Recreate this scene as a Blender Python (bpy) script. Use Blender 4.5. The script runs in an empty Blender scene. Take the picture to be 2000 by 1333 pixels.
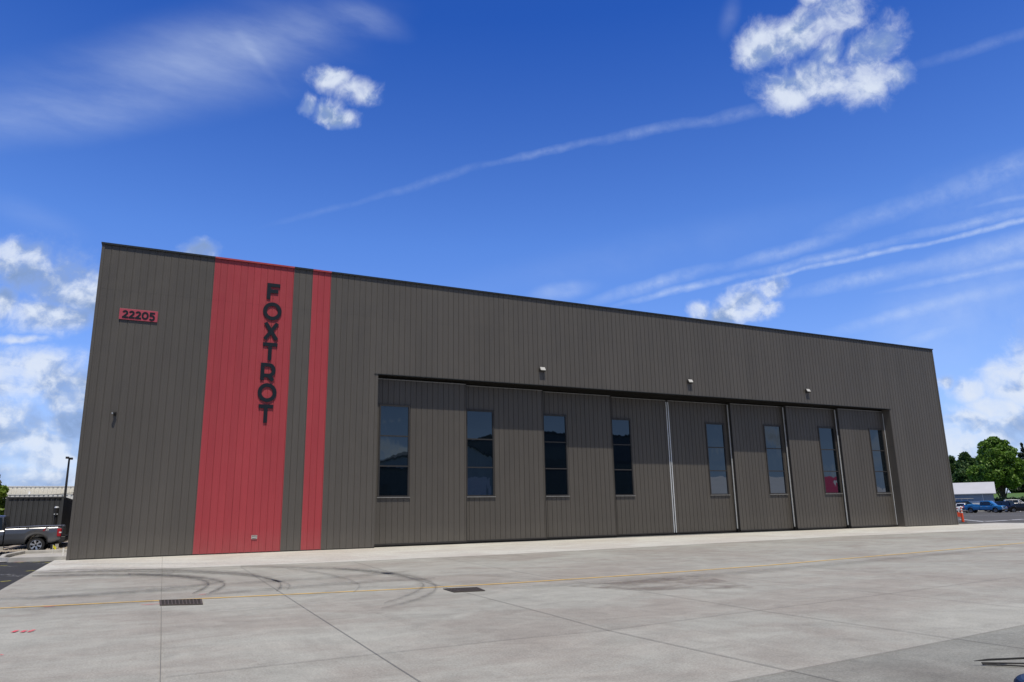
import bpy, bmesh, math, random
import numpy as np
from mathutils import Vector, Matrix, Euler
S = bpy.context.scene
COL = S.collection
PI = math.pi

# ---------------------------------------------------------------- camera
cd = bpy.data.cameras.new("camera"); cam = bpy.data.objects.new("camera", cd); COL.objects.link(cam)
cd.sensor_fit = 'HORIZONTAL'; cd.sensor_width = 36; cd.lens = 1429.835/2000*36
cd.clip_start = 0.1; cd.clip_end = 6000
CR = Vector((0.891443324, -0.4527606, -0.01834772)); CU = Vector((-0.08680357, -0.21036891, 0.97376078)); CF = Vector((0.4447403, 0.8664599, 0.2268332))
CP = Vector((2.12446, -35.788, 1.6))
cam.matrix_world = Matrix(((CR.x, CU.x, -CF.x, CP.x), (CR.y, CU.y, -CF.y, CP.y), (CR.z, CU.z, -CF.z, CP.z), (0, 0, 0, 1)))
S.camera = cam

# ---------------------------------------------------------------- sun and sky
SUN_EL, SUN_AZ = math.radians(67.8), math.radians(12)      # azimuth: left of the facade's normal
sv = Vector((-math.sin(SUN_AZ)*math.cos(SUN_EL), -math.cos(SUN_AZ)*math.cos(SUN_EL), math.sin(SUN_EL)))
sl = bpy.data.lights.new("sun", 'SUN'); sun = bpy.data.objects.new("sun", sl); COL.objects.link(sun)
sl.energy = 4.0; sl.angle = math.radians(0.5); sl.color = (1.0, 0.92, 0.77)
sun.rotation_euler = sv.to_track_quat('Z', 'Y').to_euler(); sun.location = sv*200
S.view_settings.view_transform = 'Standard'; S.view_settings.look = 'None'
S.view_settings.exposure = 0.0; S.view_settings.gamma = 1.0

CUM = [(14.822, -19.54, 2.549, -13.952, -7.458, 23.948, 1.0), (10.263, -16.41, 3.191, -14.98, -4.878, 23.089, 1.0), (16.598, -16.74, -5.915, -6.214, -13.022, 19.415, 1.0), (31.682, -30.292, -10.642, -12.168, -25.422, 36.136, 0.8), (19.113, -10.741, -17.005, 2.285, -18.658, 14.354, 1.0), (14.194, -13.692, -3.97, -6.835, -14.494, 25.547, 1.0), (10.023, -10.275, -3.208, -6.391, -13.531, 23.368, 1.0), (20.326, -20.644, -6.801, -8.514, -17.94, 29.009, 0.75), (13.222, -14.56, -4.784, -6.24, -13.217, 22.982, 1.0), (15.744, -27.659, 2.59, -17.438, -6.742, 33.997, 0.85), (24.02, -5.028, -0.271, -5.45, -28.515, 46.025, 0.8), (23.614, -2.468, -5.8, 6.639, -25.847, 38.022, 0.8), (28.346, -4.638, -2.254, -0.687, -23.777, 40.284, 0.8), (43.182, -10.874, 5.239, -12.14, -25.788, 46.534, 0.7), (25.534, -6.256, 0.4, -7.977, -29.169, 53.101, 0.7), (21.367, 1.864, 3.562, -3.039, -6.867, 21.821, 1.0), (29.66, 3.055, 5.343, -4.029, -9.049, 27.541, 1.0), (17.68, 1.826, -0.937, 1.548, -5.277, 18.928, 1.0), (23.312, 0.45, 2.967, -2.398, -5.519, 19.676, 1.0), (19.65, 1.358, 2.47, -3.519, -8.246, 32.524, 1.0), (34.781, 4.088, 5.092, -4.82, -11.189, 41.91, 1.0), (11.952, 1.231, 1.006, -1.496, -3.858, 22.496, 1.0), (19.421, 1.251, 1.258, -1.142, -3.087, 20.701, 1.0), (14.002, 1.815, 0.706, -0.784, -2.427, 21.805, 1.0), (13.405, 1.21, 0.369, -0.579, -2.3, 28.615, 1.0), (10.264, 1.062, 0.083, -0.118, -1.712, 36.499, 1.0), (16.976, 2.888, 1.44, -0.943, -2.51, 16.143, 1.0), (17.608, 1.061, 0.751, -1.0, -3.097, 27.819, 1.0), (26.633, -3.114, 4.556, -10.249, -16.156, 48.869, 1.0), (43.019, -2.856, 5.355, -12.164, -27.318, 83.144, 0.8), (35.266, -1.475, 4.675, -18.463, -41.467, 126.206, 0.5), (14.831, -22.658, 14.822, -23.255, 9.363, 37.582, 1.0), (10.735, -15.483, 11.936, -17.901, 8.068, 26.565, 1.0), (20.111, -22.16, 8.023, -14.753, 0.644, 38.76, 1.0), (33.872, -29.074, -3.738, -5.997, -14.027, 54.747, 1.0), (17.101, -23.447, 13.198, -20.547, 7.166, 39.352, 0.8), (9.402, -19.342, 6.442, -5.976, 4.6, 22.536, 1.0), (9.089, -17.617, -2.711, -1.428, -3.555, 18.31, 1.0), (17.182, -28.34, -3.341, -2.794, -7.497, 49.224, 1.0), (30.627, -47.594, -5.817, -3.893, -10.225, 63.167, 0.8), (11.511, -18.804, -1.679, -1.446, -4.477, 40.216, 1.0), (7.824, -14.215, -1.174, -0.74, -2.469, 24.968, 1.0), (14.929, -23.607, -1.714, -0.81, -2.962, 33.753, 1.0), (12.768, -22.309, -2.322, -1.947, -5.567, 42.783, 1.0), (6.475, -11.023, -0.613, -0.475, -2.695, 43.436, 0.9), (8.262, -17.064, -1.363, -0.438, -1.533, 16.541, 1.0), (22.504, 2.206, 2.559, -7.653, -18.441, 83.203, 0.6)]
CIR = [(3.25, -0.67, 1.167, -5.71, -6.988, 11.889, 0.38), (4.997, -0.206, 1.819, -7.867, -11.013, 20.373, 0.28), (4.955, -1.868, 1.653, -10.961, -11.855, 19.465, 0.3), (14.776, -1.895, -2.731, 2.761, -25.69, 32.763, 0.32), (14.167, -9.228, 1.61, -14.131, -11.734, 57.091, 0.75), (3.905, -1.261, 1.461, -8.915, -9.826, 15.345, 0.2), (11.66, 4.409, -8.68, 73.19, -53.797, 70.991, 0.12), (2.03, -1.674, 0.339, -7.441, -4.409, 22.807, 0.08), (3.163, -5.529, 0.871, -3.125, 0.185, 12.525, 0.22), (2.631, -5.248, 0.61, -4.98, -0.343, 18.528, 0.22), (2.852, -5.393, 0.5, -11.987, -2.57, 40.67, 0.16), (12.512, 2.653, -2.549, 10.856, -12.879, 39.879, 0.12), (50.519, -33.409, -19.209, -4.001, -19.124, 22.739, 0.2), (21.045, -20.876, -7.6, -16.339, -34.135, 48.521, 0.3)]
CON = [(10.324, -3.623, 3.413, -75.049, -55.796, 167.823, 0.186), (7.284, -3.962, 2.37, -59.098, -37.814, 118.394, 0.31), (8.634, -6.135, 1.793, -54.22, -41.148, 120.344, 0.527), (7.736, -6.666, 0.502, -38.226, -37.021, 97.596, 0.527), (9.449, -10.435, 0.618, -35.737, -27.48, 82.415, 0.496), (4.875, -9.394, -0.308, -50.649, -29.758, 106.107, 0.341), (6.776, -6.115, 1.798, -29.794, -8.642, 82.911, 0.88), (6.712, -8.226, 1.193, -29.109, -11.039, 87.693, 0.8), (7.033, -6.676, 1.567, -46.489, -15.488, 142.691, 1.2), (5.316, -7.006, 0.656, -39.468, -17.579, 132.077, 0.88), (4.579, -8.396, -0.006, -39.085, -21.411, 135.495, 0.8), (9.185, -10.892, 1.756, -86.328, -28.362, 275.581, 1.04), (4.964, -7.241, 0.503, -65.469, -29.188, 226.087, 1.52), (5.12, -10.214, 0.366, -65.931, -25.151, 220.58, 1.76), (5.648, -8.017, 0.813, -21.766, -7.425, 78.018, 0.8), (4.565, -9.043, 0.575, -14.982, -4.222, 52.558, 0.8), (4.009, -7.446, 0.357, -39.915, -13.983, 156.637, 0.8), (6.093, -9.762, 1.554, -22.647, -4.747, 58.966, 0.48), (3.76, -8.582, 1.207, -22.253, -2.137, 54.145, 0.544), (5.456, -8.439, 1.664, -26.793, 1.225, 94.04, 0.4), (3.359, -6.062, 0.704, -28.124, -2.982, 108.564, 0.448), (8.034, -15.941, -0.834, -64.396, -44.112, 222.713, 0.48), (13.596, -23.083, 5.508, -37.365, 9.63, 132.591, 0.64), (3.973, -7.308, -0.55, -5.18, -4.19, 18.241, 0.24)]
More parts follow.
